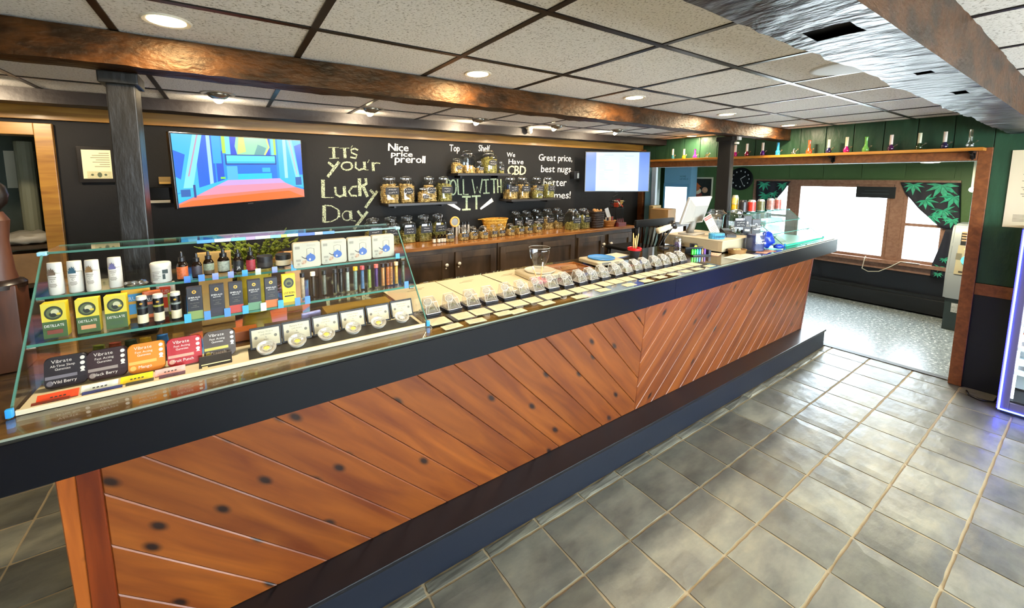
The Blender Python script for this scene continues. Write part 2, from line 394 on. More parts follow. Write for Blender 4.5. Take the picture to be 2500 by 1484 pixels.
# ---- front room beyond the opening
WY = [(1.46, 2.44), (.985, 1.345), (2.53, 2.94)]
g = G(); XF = 6.98
g.mi = 0; g.box(XF, 7.1, -1.2, .96, .5, 2.1); g.box(XF, 7.1, 2.96, 5.2, .5, 2.1); g.box(XF, 7.1, .96, 2.96, 1.56, 2.1)
g.mi = 1; g.box(XF, 7.1, -1.2, 5.2, 0, .5); g.mi = 0; g.box(XF, 7.1, .96, 2.96, .5, .58)
wall_far = struct(g, 'wall_far', [GREENF, NAVY])
for y in [2.96 + .42 * i for i in range(5)] + [.92 - .4 * (i + 1) for i in range(3)]:
    b = G(); b.box(XF - .008, XF, y + .003, y + .397, .5, 1.955, .002); b.obj('panel', GREENF, wall_far)
for i in range(5):
    b = G(); b.box(XF - .008, XF, .96 + .4 * i + .003, .96 + .4 * i + .397, 1.62, 1.955, .002); b.obj('panel', GREENF, wall_far)
g = G(); g.box(4.92, 7.1, 5.1, 5.2, 0, 2.1); g.box(4.92, 7.1, -1.2, -1.1, 0, 2.1); struct(g, 'wall_side', GREENF)
g = G(); g.box(4.92, 7.1, -1.2, 5.2, 1.955, 2.1); struct(g, 'ceiling', P('#d6d4c8', .7))
g = G(); g.box(6.90, XF, -.5, 3.6, .02, .20, .006); g.box(6.915, XF, -.5, 3.6, .20, .235); struct(g, 'baseboard_far', P('#12161b', .4))
CASE_W = wood('window_wood', '#7c5a49', '#977464', .4, .05, rnd=0, bump=.02)
wins = []
for i, (a, b_) in enumerate(WY):
    r = bpy.data.objects.new('window_%d' % (i + 1), None); COL.objects.link(r); r['kind'] = 'structure'; r.location = (XF, (a + b_) / 2, .6); wins.append(r)
    h = (b_ - a) / 2; q = .035
    for n_, bx in (('stile', (-h, -h + q)), ('stile', (h - q, h))):
        b = G(); b.box(-.012, .05, bx[0], bx[1], 0, .945); b.obj(n_, CASE_W, r)
    for z in ((0, .035), (.905, .945)) + (((.445, .48),) if i else ()):
        b = G(); b.box(-.012, .05, -h + q, h - q, z[0], z[1]); b.obj('rail', CASE_W, r)
    b = G(); b.box(.02, .024, -h + q, h - q, .035, .905); b.obj('pane', GLT, r)
b = G()
for y0, y1, z0, z1 in ((.905, .985, .56, 1.60), (2.94, 3.02, .56, 1.60), (.985, 2.94, 1.545, 1.60), (1.345, 1.46, .56, 1.545), (2.44, 2.53, .56, 1.545)):
    b.box(XF - .022, XF + .05, y0, y1, z0, z1, .002)
struct(b, 'trim_9', CASE_W)
b = G(); b.box(XF - .07, XF + .05, .90, 3.03, .555, .60, .004); b.box(XF - .02, XF, .92, 3.01, .475, .552, .002); struct(b, 'trim_10', CASE_W)
g = G(); g.box(7.15, 60, -40, 40, -.4, -.3); struct(g, 'ground', P('#d9d8d4', .8))
g = G(); g.box(-40, 45, -45, -2.75, -.4, -.3); struct(g, 'ground', P('#d9d8d4', .8))

# ---- beams and posts
BEAM = noisy('hewn_beam', ['#090402', '#1c0e06', '#43260e', '#130904'], 12, .46, .8, 60, 0, .006, (.5, 1, 1))
BEAM.node_tree.nodes['Principled BSDF'].inputs['Specular Tint'].default_value = (1, .72, .42, 1)
BEAM_GLARE = noisy('hewn_beam_glare', ['#070708', '#15161a', '#3b3f47', '#8d939c'], 11, .32, 1.0, 17, 0, .012, (1.3, .7, 1), pos=[.34, .45, .55, .70])  # window glare on the hewn underside is put into these pale blue-greys
def beam(name, x0, x1, y0, y1, z0, z1, label, amp, seed, under=0, mat=None, holes=()):
    g = G(); n = int((x1 - x0) / .045); rings = []
    per = [(0, 0), (.25, 0), (.5, 0), (.75, 0), (1, 0), (1, .33), (1, .66), (1, 1), (.66, 1), (.33, 1), (0, 1), (0, .66), (0, .33)]
    for i in range(n + 1):
        x = x0 + (x1 - x0) * i / n; ring = []
        for a, c in per:
            y = y0 + (y1 - y0) * a; z = z0 + (z1 - z0) * c
            k = noise.noise(Vector((x * 5, y * 26, z * 26 + seed))) * amp + noise.noise(Vector((x * 17, y * 40, z * 40 + seed))) * amp * .6
            ring.append(g.v((x, y + k * (1 if a < .5 else -1), z + (k * (.25 if under and 0 < a < 1 else 1) if c == 0 else (0 if c == 1 else k * .3)))))
        rings.append(ring)
    for A, Bq in zip(rings, rings[1:]):
        for j in range(len(per)):
            c_ = (A[j].co + Bq[(j + 1) % len(per)].co) / 2
            if j < 4 and any(h[0] < c_.x < h[1] and h[2] < c_.y < h[3] for h in holes): continue
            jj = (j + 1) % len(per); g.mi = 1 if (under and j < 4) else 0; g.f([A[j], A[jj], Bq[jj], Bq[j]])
    g.f(rings[0][::-1]); g.f(rings[-1])
    return tag(g.obj(name, [mat or BEAM, BEAM_GLARE], None, 35), label, 'beam')
bm1 = beam('ceiling_beam', -2.2, 4.795, 1.777, 1.90, 2.007, 2.114, 'rough-hewn dark ceiling beam over the bar carried by the two black posts', .007, 3)
HOLES = ((1.05, 1.135, .305, .385), (1.71, 1.755, .305, .345), (2.24, 2.31, .30, .345))
bm2 = beam('ceiling_beam', -2.2, 4.795, .265, .425, 1.952, 2.114, 'broad rough-hewn beam at upper right with bluish glare coloured into underside and dark mortise holes', .006, 9, 1, None, HOLES)
bm3 = beam('ceiling_beam', -2.2, 4.795, 3.13, 3.28, 2.043, 2.114, 'dark red-brown ceiling beam along the chalkboard wall above the gold trim', .004, 5, 0, P('#140906', .55, bump=.5, bscale=30))
for h in HOLES:
    b = G(); b.box(h[0] - .06, h[1] + .06, h[2] - .03, h[3] + .03, 1.972, 1.985); b.obj('mortise_shade', P('#050404', .9), bm2)  # near-black block puts the shade inside each hole into colour
POSTM = noisy('post_paint', ['#171615', '#1d1c1a', '#262422'], 8, .36, .5, 22, 0, .008, (1, 1, .3))
def post(x0, x1, label):
    t = thing('post', label, 'post', ((x0 + x1) / 2, 1.93, 1.077)); w = (x1 - x0) / 2
    b = G(); b.box(-w, w, -.058, .055, 0, .89, .004); b.obj('shaft', POSTM, t)
    b = G(); b.box(-w - .018, w + .012, -.074, .068, .888, .927, .005); b.obj('cap', POSTM, t)
    return t
post(-.329, -.252, 'black square timber post rising behind the left glass case')
p2 = post(3.835, 3.90, 'black post with small white sensor boxes rising behind the cash register')
for z0, z1, y in ((.895, .925, -.085), (.86, .88, -.068)):
    b = G(); b.box(.0, .052, y - .02, y, z0, z1, .004); b.obj('sensor_box', WHITE, p2)

# ================================================================ THE BAR COUNTER
bar = thing('bar_counter', 'long pine-clad bar counter with chevron planks and black kick step', 'counter', (2.0, 1.5, 0))
def inbar(o): o.location = o.location - Vector((2.0, 1.5, 0)); return o
b = G(); b.box(-.36, 4.58, 1.56, 1.95, 0, .946); inbar(b.obj('carcass', P('#1d1611', .6), bar))
b = G(); b.box(-.5, 4.785, 1.36, 1.56, .0, .158, .003); inbar(b.obj('kick_step', NAVY, bar))
b = G(); b.box(-.5, 4.80, 1.352, 1.56, .158, .178, .004); inbar(b.obj('kick_top', P('#131417', .3, var=.25), bar))
vv = Vector((0, -.057, .775)).normalized(); PANEL = Matrix(((1, 0, 0, -2.0), (0, vv.y, -vv.z, 1.499 - 1.5), (0, vv.z, vv.y, .178), (0, 0, 0, 1)))
PH = .772
def clip(poly, ax, v, keep_less):
    out = []
    for i in range(len(poly)):
        p, q = poly[i - 1], poly[i]; fp = (p[ax] - v) * (-1 if keep_less else 1); fq = (q[ax] - v) * (-1 if keep_less else 1)
        if (fp >= 0) != (fq >= 0): t = fp / (fp - fq); out.append((p[0] + (q[0] - p[0]) * t, p[1] + (q[1] - p[1]) * t))
        if fq >= 0: out.append(q)
    return out
def plank(c0, c1, sgn, xa, xb):
    # strip c0 < x + sgn*s < c1, clipped to the panel
    poly = [(c0, 0), (c1, 0), (c1 - sgn * PH, PH), (c0 - sgn * PH, PH)]
    poly = clip(clip(poly, 0, xa, False), 0, xb, True)
    if len(poly) < 3: return
    cx = sum(p[0] for p in poly) / len(poly); cy = sum(p[1] for p in poly) / len(poly)
    ar = abs(sum(poly[i-1][0] * poly[i][1] - poly[i][0] * poly[i-1][1] for i in range(len(poly)))) / 2
    if ar < .0015: return
    a = math.atan2(1, -sgn); ca, sa = math.cos(a), math.sin(a)
    loc = [((x - cx) * ca + (y - cy) * sa, -(x - cx) * sa + (y - cy) * ca) for x, y in poly]
    g = G(); g.prism(loc, -.012, .006, .003)
    g.obj('plank', PINE, bar, mw=PANEL @ Matrix.Translation((cx, cy, 0)) @ Matrix.Rotation(a, 4, 'Z'))
k = -.62
while k < 3.0: plank(k + .001, k + .171, 1, -.345, 2.084); k += .172
k = 1.28
while k < 4.6: plank(k + .001, k + .161, -1, 2.088, 4.585); k += .162
def board(name, x0, x1, x2, x3, mat, z=.012):
    g = G(); g.prism([(x0, 0), (x1, 0), (x2, PH), (x3, PH)], -.012, z, .003); return g.obj(name, mat, bar, mw=PANEL)
PDK = wood('pine_dark', '#4f1a08', '#74300d', .35, .25, knots=.1, rnd=0, sc=(14, 1.2, 14))
PLT = wood('pine_edge', '#7a3a12', '#a0551c', .38, .2, knots=.1, rnd=0, sc=(14, 1.2, 14))
board('corner_board', -.405, -.345, -.345, -.392, PDK, .014); board('corner_board', -.432, -.405, -.392, -.434, PLT, .008)
board('corner_board', 4.586, 4.615, 4.60, 4.586, PDK, .01)
for x in (2.086,): board('joint_strip', x - .003, x + .003, x + .003, x - .003, PDK, .004)

ctop = thing('countertop', 'black-edged bar top with glass sheet over honey-brown wood', 'countertop', (2.0, 1.5, 1.064))
yf = lambda x: 1.25 + .0145 * (x + .45)
def slab(x0, x1, ya, yb, z0, z1, dy=0):
    g = G(); g.M = Matrix.Translation((-2.0, -1.5, -1.064))
    g.prism([(x0, yf(x0) + ya), (x1, yf(x1) + ya), (x1, yb), (x0, yb)], z0, z1); return g
slab(-.9, 4.755, .0205, 2.0, .949, 1.064).obj('wood_top', TOPW, ctop)
SKIRT = P('#05080f', .3, bump=.03, bscale=50, spec=.25)
for x0, x1 in ((-.9, 2.124), (2.1255, 4.775)):
    g = G(); g.M = Matrix.Translation((-2.0, -1.5, -1.064))
    g.prism([(x0, yf(x0)), (x1, yf(x1)), (x1, yf(x1) + .02), (x0, yf(x0) + .02)], .948, 1.0655, .0015); g.obj('skirt_board', SKIRT, ctop)
g = G(); g.M = Matrix.Translation((-2.0, -1.5, -1.064)); g.box(4.755, 4.775, 1.345, 2.0, .948, 1.0655); g.obj('skirt_board', SKIRT, ctop)
g = G(); g.M = Matrix.Translation((-2.0, -1.5, -1.064)); g.prism([(-.88, yf(-.9) + .02), (4.75, yf(4.75) + .02), (4.75, 1.99), (-.88, 1.99)], 1.0645, 1.0705); g.obj('glass_sheet', glass('counter_glass', (.93, .95, .93), .9, .07, .02, 3), ctop)
g = G(); g.M = Matrix.Translation((-2.0, -1.5, -1.064)); g.prism([(-.88, yf(-.88) + .018), (4.75, yf(4.75) + .018), (4.75, yf(4.75) + .021), (-.88, yf(-.88) + .021)], 1.0645, 1.0708); g.obj('glass_edge', P('#858b7a', .2), ctop)

# ================================================================ GLASS DISPLAY CASES
ZT = 1.0715
def glass_case(label, x0, x1, yb0, yt, yr, zt, shelves, GLT=GLT, GEDGE=GEDGE):
    t = thing('glass_display_case', label, 'display case', ((x0 + x1) / 2, (yb0 + yr) / 2, ZT)); D = Matrix.Translation((-(x0 + x1) / 2, -(yb0 + yr) / 2, -ZT)); q = .006
    yy = lambda z: yb0 + (yt - yb0) * (z - ZT) / (zt - ZT)
    for x in (x0, x1 - q):
        g = G(); g.M = D
        A = [(x, yb0, ZT), (x, yt, zt), (x, yr, zt), (x, yr, ZT)]; Bq = [(x + q, a[1], a[2]) for a in A]
        va = [g.v(p) for p in A]; vb = [g.v(p) for p in Bq]; g.f(va); g.f(vb[::-1])
        for i in range(4): g.f([va[i], va[(i+1) % 4], vb[(i+1) % 4], vb[i]])
        s = g.obj('side_panel', GLT, t)
        g = G(); g.M = D; e = -.0008
        va = [g.v(p) for p in ((x - e, yb0 - .004, ZT), (x + q + e, yb0 - .004, ZT), (x + q + e, yt - .004, zt), (x - e, yt - .004, zt))]
        vb = [g.v(p) for p in ((x - e, yb0 + .003, ZT), (x + q + e, yb0 + .003, ZT), (x + q + e, yt + .003, zt), (x - e, yt + .003, zt))]
        g.f(va); g.f(vb[::-1])
        for i in range(4): g.f([va[i], va[(i+1) % 4], vb[(i+1) % 4], vb[i]])
        g.obj('glass_edge', GEDGE2, s)
    g = G(); g.M = D; A = [g.v(p) for p in ((x0 + q, yb0, ZT + .004), (x1 - q, yb0, ZT + .004), (x1 - q, yt, zt), (x0 + q, yt, zt))]; g.f(A); g.obj('front_panel', GLT, t)
    g = G(); g.M = D; g.box(x0, x1, yt, yr, zt, zt + .005); tp = g.obj('top_panel', GLT, t)
    g = G(); g.M = D; g.box(x0, x1, yt - .003, yt + .0005, zt - .0005, zt + .006); g.obj('glass_edge', GEDGE2, tp)
    g = G(); g.M = D; g.box(x0, x1, yr - .001, yr + .002, zt, zt + .0055); g.obj('glass_edge', GEDGE2, tp)
    for z in shelves:
        g = G(); g.M = D; g.box(x0 + q, x1 - q, yy(z) + .006, yr - .01, z - .006, z); s = g.obj('shelf', GLT, t)
        g = G(); g.M = D; g.box(x0 + q, x1 - q, yy(z) + .003, yy(z) + .0065, z - .0065, z + .0005); g.obj('glass_edge', GEDGE, s)
        for x in (x0 + .012, x1 - .012):
            for y in (yy(z) + .02, yr - .03):
                g = G(); g.M = D @ Matrix.Translation((x, y, z - .012)) @ Matrix.Rotation(PI / 2, 4, 'Y'); g.cyl((0, 0, -.008), .006, .016, 10); g.obj('shelf_peg', STEEL, t)
    for x in (x0 + .003, x1 - .003):
        g = G(); g.M = D; g.cbox((x, yb0 + .002, ZT + .012), (.014, .012, .022), .003); g.obj('corner_clip', TAPE, t)
        g = G(); g.M = D; g.cbox((x, yt + .004, zt + .001), (.022, .02, .012), .003); g.obj('corner_clip', P('#8fc4dd', .3), t)
    return t, yy
case1, yy1 = glass_case('sloped glass display case of edibles and vapes on left end of bar', -.476, .625, 1.375, 1.685, 1.84, 1.420, (1.311, 1.206))
D1 = Matrix.Translation(tuple(-c for c in case1.location))
g = G(); g.M = D1; g.box(-.465, .612, 1.384, 1.535, 1.0718, 1.078); g.box(-.465, .612, 1.380, 1.388, 1.0718, 1.084); g.obj('base_tray', CREAM, case1)
# coloured stickers along the top edge and price tags on the shelf edges
xs = -.10
for w, c in ((.05, '#3f8fe0'), (.05, '#b9c9ee'), (.045, '#5fc4e6'), (.03, '#a88fc0'), (.05, '#bcd0ef'), (.035, '#6fc8e8'), (.02, '#b7e332'), (.04, '#bfe2b0'), (.06, '#1f56c8'), (.03, '#cfe2d0'), (.045, '#2f7fe0')):
    g = G(); g.M = D1; g.box(xs, xs + w - .001, 1.6795, 1.6835, 1.4185, 1.4295); g.obj('edge_sticker', P(c, .35), case1); xs += w
for z, y, lst in ((1.311, yy1(1.311), ((-.128, 1), (-.09, 1), (-.052, 2), (-.008, 2), (.033, 0), (.073, 3), (.125, 2), (.187, 0), (.585, 0))), (1.206, yy1(1.206), ((-.127, 0), (-.077, 1), (-.024, 1), (.026, 0), (.078, 3), (.13, 0), (.183, 1), (.215, 1), (.585, 1)))):
    for x, c in lst:
        g = G(); g.M = D1; g.box(x - .0085, x + .0085, y + .001, y + .0025, z - .006, z + .016 + (.006 if z < 1.25 else 0)); g.obj('price_tag', P(('#3aa0e6', '#4a86e0', '#8f9fe0', '#cfe8c8')[c], .4), case1)

# ---------------------------------------------------------------- goods helpers
def flat_text(g, t, o, r, u, h, w=None, a='c'): g.text(t, o, r, u, h, w, a)
XR, ZU = Vector((1, 0, 0)), Vector((0, 0, 1))
def carton(name, label, cat, x, y, z, w, h, d, mat, panels, texts, group=None, rz=0, bev=.0015):
    """upright box with its front (-Y) face printed; panels: (x0,x1,z0,z1,mat) in 0..1; texts: (string, cx, z, h, w, mat)"""
    t = thing(name, label, cat, (x, y, z), rz, group)
    g = G(); g.box(-w/2, w/2, -d/2, d/2, 0, h, bev); g.obj('box', mat, t)
    prn(t, w, h, -d/2, panels, texts); return t
def prn(t, w, h, y, panels, texts, name='print'):
    by = {}
    e = .0004
    for i, p in enumerate(panels):
        g = by.setdefault(id(p[4]), (G(), p[4]))[0]
        if len(p) > 5:   # disc
            g.face([(w * (p[0] + p[1]) / 2 - w/2 + w * (p[1] - p[0]) / 2 * math.cos(2*PI*k/24), y - e * (2 + i), h * (p[2] + p[3]) / 2 + h * (p[3] - p[2]) / 2 * math.sin(2*PI*k/24)) for k in range(24)])
        else:
            g.face([(w * (p[0] - .5), y - e * (2 + i), h * p[2]), (w * (p[1] - .5), y - e * (2 + i), h * p[2]), (w * (p[1] - .5), y - e * (2 + i), h * p[3]), (w * (p[0] - .5), y - e * (2 + i), h * p[3])])
    for s, cx, cz, hh, ww, m in texts:
        g = by.setdefault(id(m), (G(), m))[0]
        g.text(s, (w * (cx - .5), y - e * (len(panels) + 4), h * cz), XR, ZU, h * hh, -w * ww, 'c')
    for g, m in by.values(): g.obj(name, m, t)
GOLD = P('#c89a3c', .35, .4); TXT = P('#e8e4da', .6); TXTD = P('#2a2721', .6)
YEL = P('#e3c515', .45); YELD = P('#c9b83a', .5); OLIVE = P('#3f5a2e', .5); CHARC = P('#1d1c22', .45)

# ---- top shelf of the case
zu = 1.3115
for i, (x, y, c, nm) in enumerate(((-.432, 1.614, '#5c4a3a', 'brown mushroom-shaped'), (-.392, 1.617, '#1f4a5a', 'teal blue'), (-.353, 1.608, '#7a5c34', 'tan'), (-.306, 1.625, '#5d5a86', 'violet'))):
    t = thing('lotion_tube', 'white squeeze tube with %s leaf picture standing on top shelf' % nm.replace(' mushroom-shaped', ''), 'tube', (x, y, zu), RN.uniform(-.1, .1), 'white squeeze tubes')
    g = G(); g.lathe([(0, 0), (.0155, 0), (.0165, .004), (.0165, .062)], 20)
    n = 20; g.lathe([(.0165, .062), (.0163, .075), (.016, .088), (.0155, .092), (0, .092)], 20, asp=.55); g.obj('tube', WHITE, t, 40)
    lc = P(c, .6); g = G()
    for k in range(7):
        a = PI / 2 + (k - 3) * .45; L = .014 - abs(k - 3) * .0022; bx, bz = -.002, .066
        tip = (bx + L * math.cos(a), -.0172, bz + L * math.sin(a)); n_ = (math.sin(a) * .0018, -math.cos(a) * .0018)
        g.face([(bx, -.0172, bz), (bx + L * .5 * math.cos(a) + n_[0], -.0175, bz + L * .5 * math.sin(a) + n_[1]), tip, (bx + L * .5 * math.cos(a) - n_[0], -.0175, bz + L * .5 * math.sin(a) - n_[1])])
    g.box(-.010, .006, -.0176, -.0170, .058, .066); g.obj('picture', lc, t)
    g = G()
    for z, w in ((.051, .016), (.046, .012), (.031, .014), (.027, .016), (.0235, .012)): g.box(-w/2 - .001, w/2 - .001, -.0171, -.0166, z, z + .0018)
    g.tube([(.003 * math.cos(k) - .001, -.0171, .040 + .003 * math.sin(k)) for k in range(6)], .0005, 4); g.obj('print', GREYINK, t)
t = thing('cream_jar', 'white screw-top jar with dark label corner on top shelf', 'jar', (-.197, 1.628, zu))
g = G(); g.lathe([(0, 0), (.025, 0), (.027, .004), (.027, .046), (0, .046)], 28); g.obj('body', WHITE, t, 40)
g = G(); g.lathe([(0, .045), (.0265, .045), (.0275, .047), (.0275, .060), (.025, .063), (0, .063)], 28); g.obj('lid', WHITE, t, 40)
g = G(); g.box(.006, .020, -.0272, -.0205, .030, .042); g.box(.006, .013, -.0272, -.024, .012, .028); g.obj('label', P('#2c3a38', .5), t)
g = G()
for k in range(6): g.box(-.018, .002 - (k % 3) * .004, -.0272, -.0200, .036 - k * .005, .0375 - k * .005)
g.obj('print', GREYINK, t)
t = thing('plastic_bag', 'crumpled clear plastic bag lying on top shelf by the white jar', 'bag', (-.255, 1.60, zu))
g = G(); g.ico((0, 0, .009), .03, 3, (1, .7, .3))
for v in g.b.verts: v.co += v.co.normalized() * .006 * noise.noise(v.co * 90)
for v in g.b.verts: v.co.z = max(v.co.z, .0005)
g.obj('film', glass('film', (.8, .8, .78), .8, .25, .15, 2), t, 1)
AMB = P('#150b06', .08, coat=.5)
def dropper(x, y, lab, lc, h=.088, r=.0145, band=None):
    t = thing('dropper_bottle', lab, 'bottle', (x, y, zu), 0, 'dropper bottles on the top shelf')
    g = G(); g.lathe([(0, 0), (r, 0), (r, h*.52), (r*.75, h*.62), (r*.5, h*.66), (r*.5, h*.70), (0, h*.70)], 20); g.obj('bottle', AMB, t, 40)
    g = G(); g.lathe([(r*.62, h*.66), (r*.62, h*.80), (r*.3, h*.82), (r*.3, h*.9), (r*.24, h*.98), (r*.1, h), (0, h)], 16); g.obj('dropper_cap', BLK, t, 40)
    g = G(); g.lathe([(r*1.02, h*.05), (r*1.02, h*.48)], 20); s = g.obj('label', P(lc, .55, var=.35, vscale=120), t, 1)
    if band: g = G(); g.lathe([(r*1.04, h*.05), (r*1.04, h*.2)], 20); g.obj('label_band', P(band, .5), t, 1)
    return t
dropper(-.141, 1.62, 'dropper bottle with orange label, leftmost of the dark bottles', '#c8622f', .093, .015)
dropper(-.103, 1.633, 'dropper bottle with dark grey label beside the orange-labelled one', '#3a3640', .082)
dropper(-.071, 1.659, 'dropper bottle with sage green label and brown lower band', '#8b937a', .082, .0155, '#5b4a30')
dropper(-.028, 1.676, 'larger dropper bottle with pale grey green label', '#9a9f8c', .084, .018)
t = dropper(.016, 1.662, 'black dropper bottle lettered JA in white', '#1d1d1f', .08, .016)
g = G(); g.text('JA', (-.006, -.0168, .010), XR, ZU, .010, .012); g.obj('lettering', TXT, t)
dropper(.054, 1.637, 'dropper bottle with crimson label on top shelf', '#a02c38', .088, .0145)
for x, w_, lb in ((.100, 0, 'squat all-black screw-top jar on top shelf'), (.162, 1, 'squat black jar with broad cream label band on top shelf')):
    t = thing('balm_jar', lb, 'jar', (x, 1.672, zu))
    g = G(); g.lathe([(0, 0), (.025, 0), (.026, .003), (.026, .028), (0, .028)], 26); g.obj('body', BLK, t, 40)
    g = G(); g.lathe([(0, .028), (.0265, .028), (.0268, .030), (.0265, .044), (.024, .046), (0, .046)], 26); g.obj('lid', BLKM, t, 40)
    if w_: g = G(); g.lathe([(.0263, .005), (.0263, .025)], 26); g.obj('label', CREAM, t, 1)
    else: g = G(); g.lathe([(.0263, .006), (.0263, .023)], 26); g.obj('label', P('#33302e', .6), t, 1)
TIN = P('#aaa48c', .45, .1, var=.06); BLUE = P('#174f94', .45)
for i, (x, y) in enumerate(((.233, 1.592), (.333, 1.611), (.432, 1.613), (.533, 1.626))):
    t = thing('tea_tin', 'square white tin printed with a blue teapot, %s from the left' % ORD[i], 'tin', (x, y, zu), 0, 'white teapot tins')
    g = G(); g.M = Matrix.Rotation(PI / 2, 4, 'X'); q = .0475; rr = .008
    pl = [(sx * (q - rr) + rr * math.cos(a), .0485 + sy * (q - rr) + rr * math.sin(a)) for sx, sy, a0 in ((1, 1, 0), (-1, 1, PI/2), (-1, -1, PI), (1, -1, 1.5*PI)) for a in [a0 + PI/2 * k / 4 for k in range(5)]]
    g.prism(pl, -.011, .011, .002); g.obj('tin_body', TIN, t, 30)
    yq = -.0118
    g = G(); c = (.012, .036)
    for kk in range(1): g.face([(c[0] + .0165 * math.cos(2*PI*k/20), yq, c[1] + .0155 * math.sin(2*PI*k/20) * (1 if math.sin(2*PI*k/20) > 0 else .85)) for k in range(20)])
    g.box(c[0] - .0025, c[0] + .0025, yq - .0004, yq, c[1] + .0145, c[1] + .0185); g.obj('teapot_picture', BLUE, t)
    g = G(); g.tube([(c[0] - .012, yq, c[1] + .012), (c[0] - .013, yq, c[1] + .034), (c[0], yq, c[1] + .038), (c[0] + .013, yq, c[1] + .034), (c[0] + .013, yq, c[1] + .012)], .0007, 4)
    g.obj('handle_picture', P('#8f8b78', .6), t); g = G(); g.ribbon([(c[0] - .013, c[1] - .001), (c[0] - .022, c[1] + .001), (c[0] - .031, c[1] + .008)], [.005, .003, .0025], XZ(yq - .0003)); g.obj('spout_picture', P('#3a3230', .6), t); g = G()
    for z_ in (.085, .081): g.box(.0, .03, yq, yq + .0005, z_, z_ + .001)
    g.box(-.038, -.022, yq, yq + .0005, .026, .034); g.box(-.034, -.026, yq, yq + .0005, .012, .02); g.box(-.04, -.022, yq, yq + .0005, .007, .009); g.box(-.04, -.024, yq, yq + .0005, .072, .082); g.obj('print', P('#8f8b78', .6), t)
    g = G(); g.face([(c[0] - .003 + .0035 * math.cos(2*PI*k/12), yq - .0008, c[1] - .005 + .0042 * math.sin(2*PI*k/12)) for k in range(12)]); g.obj('blossom_picture', P('#c9c4b4', .6), t)
    g = G(); g.face([(c[0] - .022 + a_, yq - .0003, c[1] - .014 + b_) for a_, b_ in ((-.007, .007), (.007, .007), (.0055, -.003), (.002, -.006), (-.002, -.006), (-.0055, -.003))]); g.face([(c[0] - .030 + a_, yq - .0002, c[1] - .019 + b_) for a_, b_ in ((-.004, .006), (.004, .003), (.008, -.002), (0, -.003))]); g.obj('teacup_picture', P('#a8896c', .6, var=.4, vscale=140), t)

# ---- middle shelf
zl = 1.2065
for i, (x, c, tx) in enumerate(((-.423, '#7a3a2c', 'maroon'), (-.356, '#c98a5e', 'salmon'), (-.296, '#3d5636', 'plain green'))):
    cm = P(c, .5)
    carton('distillate_box', 'yellow and green box with oval eagle emblem and %s band' % tx, 'box', x, 1.55, zl, .048, .097, .03, P('#d6bd1d', .5),
        [(0, 1, 0, .48, OLIVE), (0, 1, .48, 1, YELD), (.12, .88, .52, .92, P('#28301f', .5), 1), (.2, .8, .57, .87, P('#55603c', .5), 1), (.32, .7, .62, .76, P('#1d2418', .5), 1), (.40, .74, .66, .83, P('#b9b690', .5), 1), (.36, .62, .60, .72, P('#1d2418', .5), 1), (.64, .80, .66, .72, P('#c9b23a', .5)), (.18, .82, .12, .24, cm)],
        [('DISTILLATE', .5, .33, .075, .8, TXT)], 'yellow-topped distillate boxes')
for i, (x, lc) in enumerate(((-.236, 'first'), (-.198, 'second'), (-.156, 'third'))):
    t = thing('pill_bottle', 'slim dark bottle with white cap and cream label, %s of three' % lc, 'bottle', (x, 1.527, zl), 0, 'slim white-capped bottles')
    g = G(); g.lathe([(0, 0), (.0125, 0), (.0128, .003), (.0128, .078), (0, .078)], 20); g.obj('bottle', P('#17171a', .25), t, 40)
    g = G(); g.lathe([(0, .077), (.0125, .077), (.0128, .084), (.0118, .089), (0, .089)], 20); g.obj('cap', WHITE, t, 40)
    g = G(); g.lathe([(.0131, .008), (.0131, .034)], 20); g.obj('label', CREAM, t, 1)
    g = G(); g.lathe([(.0131, .052), (.0131, .058)], 20); g.obj('label_band', P(('#2c3a36', '#9a963e', '#7d857c')[i], .5), t, 1)
    g = G(); g.face([(.004 * math.cos(2*PI*k/10), -.0136, .068 + .003 * math.sin(2*PI*k/10)) for k in range(10)]); g.obj('emblem', GOLD, t)
for i, (x, c, nm) in enumerate(((-.107, '#7f9450', 'olive green'), (-.049, '#2b2730', 'charcoal'), (.002, '#b23c2e', 'red'), (.054, '#5f8a66', 'sage green'), (.104, '#c46a2c', 'orange'))):
    carton('vape_box', 'slim black carton with %s lower band and small gold ring' % nm, 'box', x, 1.514, zl, .039, .101, .022, CHARC,
        [(0, 1, .0, .26, P(c, .5)), (.36, .64, .80, .91, GOLD, 1), (.44, .56, .83, .88, CHARC, 1)],
        [('EMERALD', .5, .66, .05, .8, TXT), ('ELEVATE', .5, .60, .035, .7, TXT), ('FULL SPECTRUM', .5, .50, .022, .8, GREYINK), ('VAPE', .5, .42, .03, .5, GREYINK), ('CARTRIDGE', .5, .37, .026, .6, GREYINK)], 'black vape cartons')
carton('resin_box', 'tall all-yellow box with dark oval eagle emblem and LIVE RESIN lettering', 'box', .158, 1.510, zl, .042, .106, .022, YEL,
    [(.12, .88, .56, .9, P('#23271c', .5), 1), (.24, .76, .62, .84, P('#5f6330', .5), 1), (.34, .66, .66, .76, P('#1d2418', .5), 1), (.15, .85, .28, .32, TXTD), (0, 1, 0, .1, P('#a48a12', .5))], [('LIVE RESIN', .5, .37, .07, .8, TXTD)])
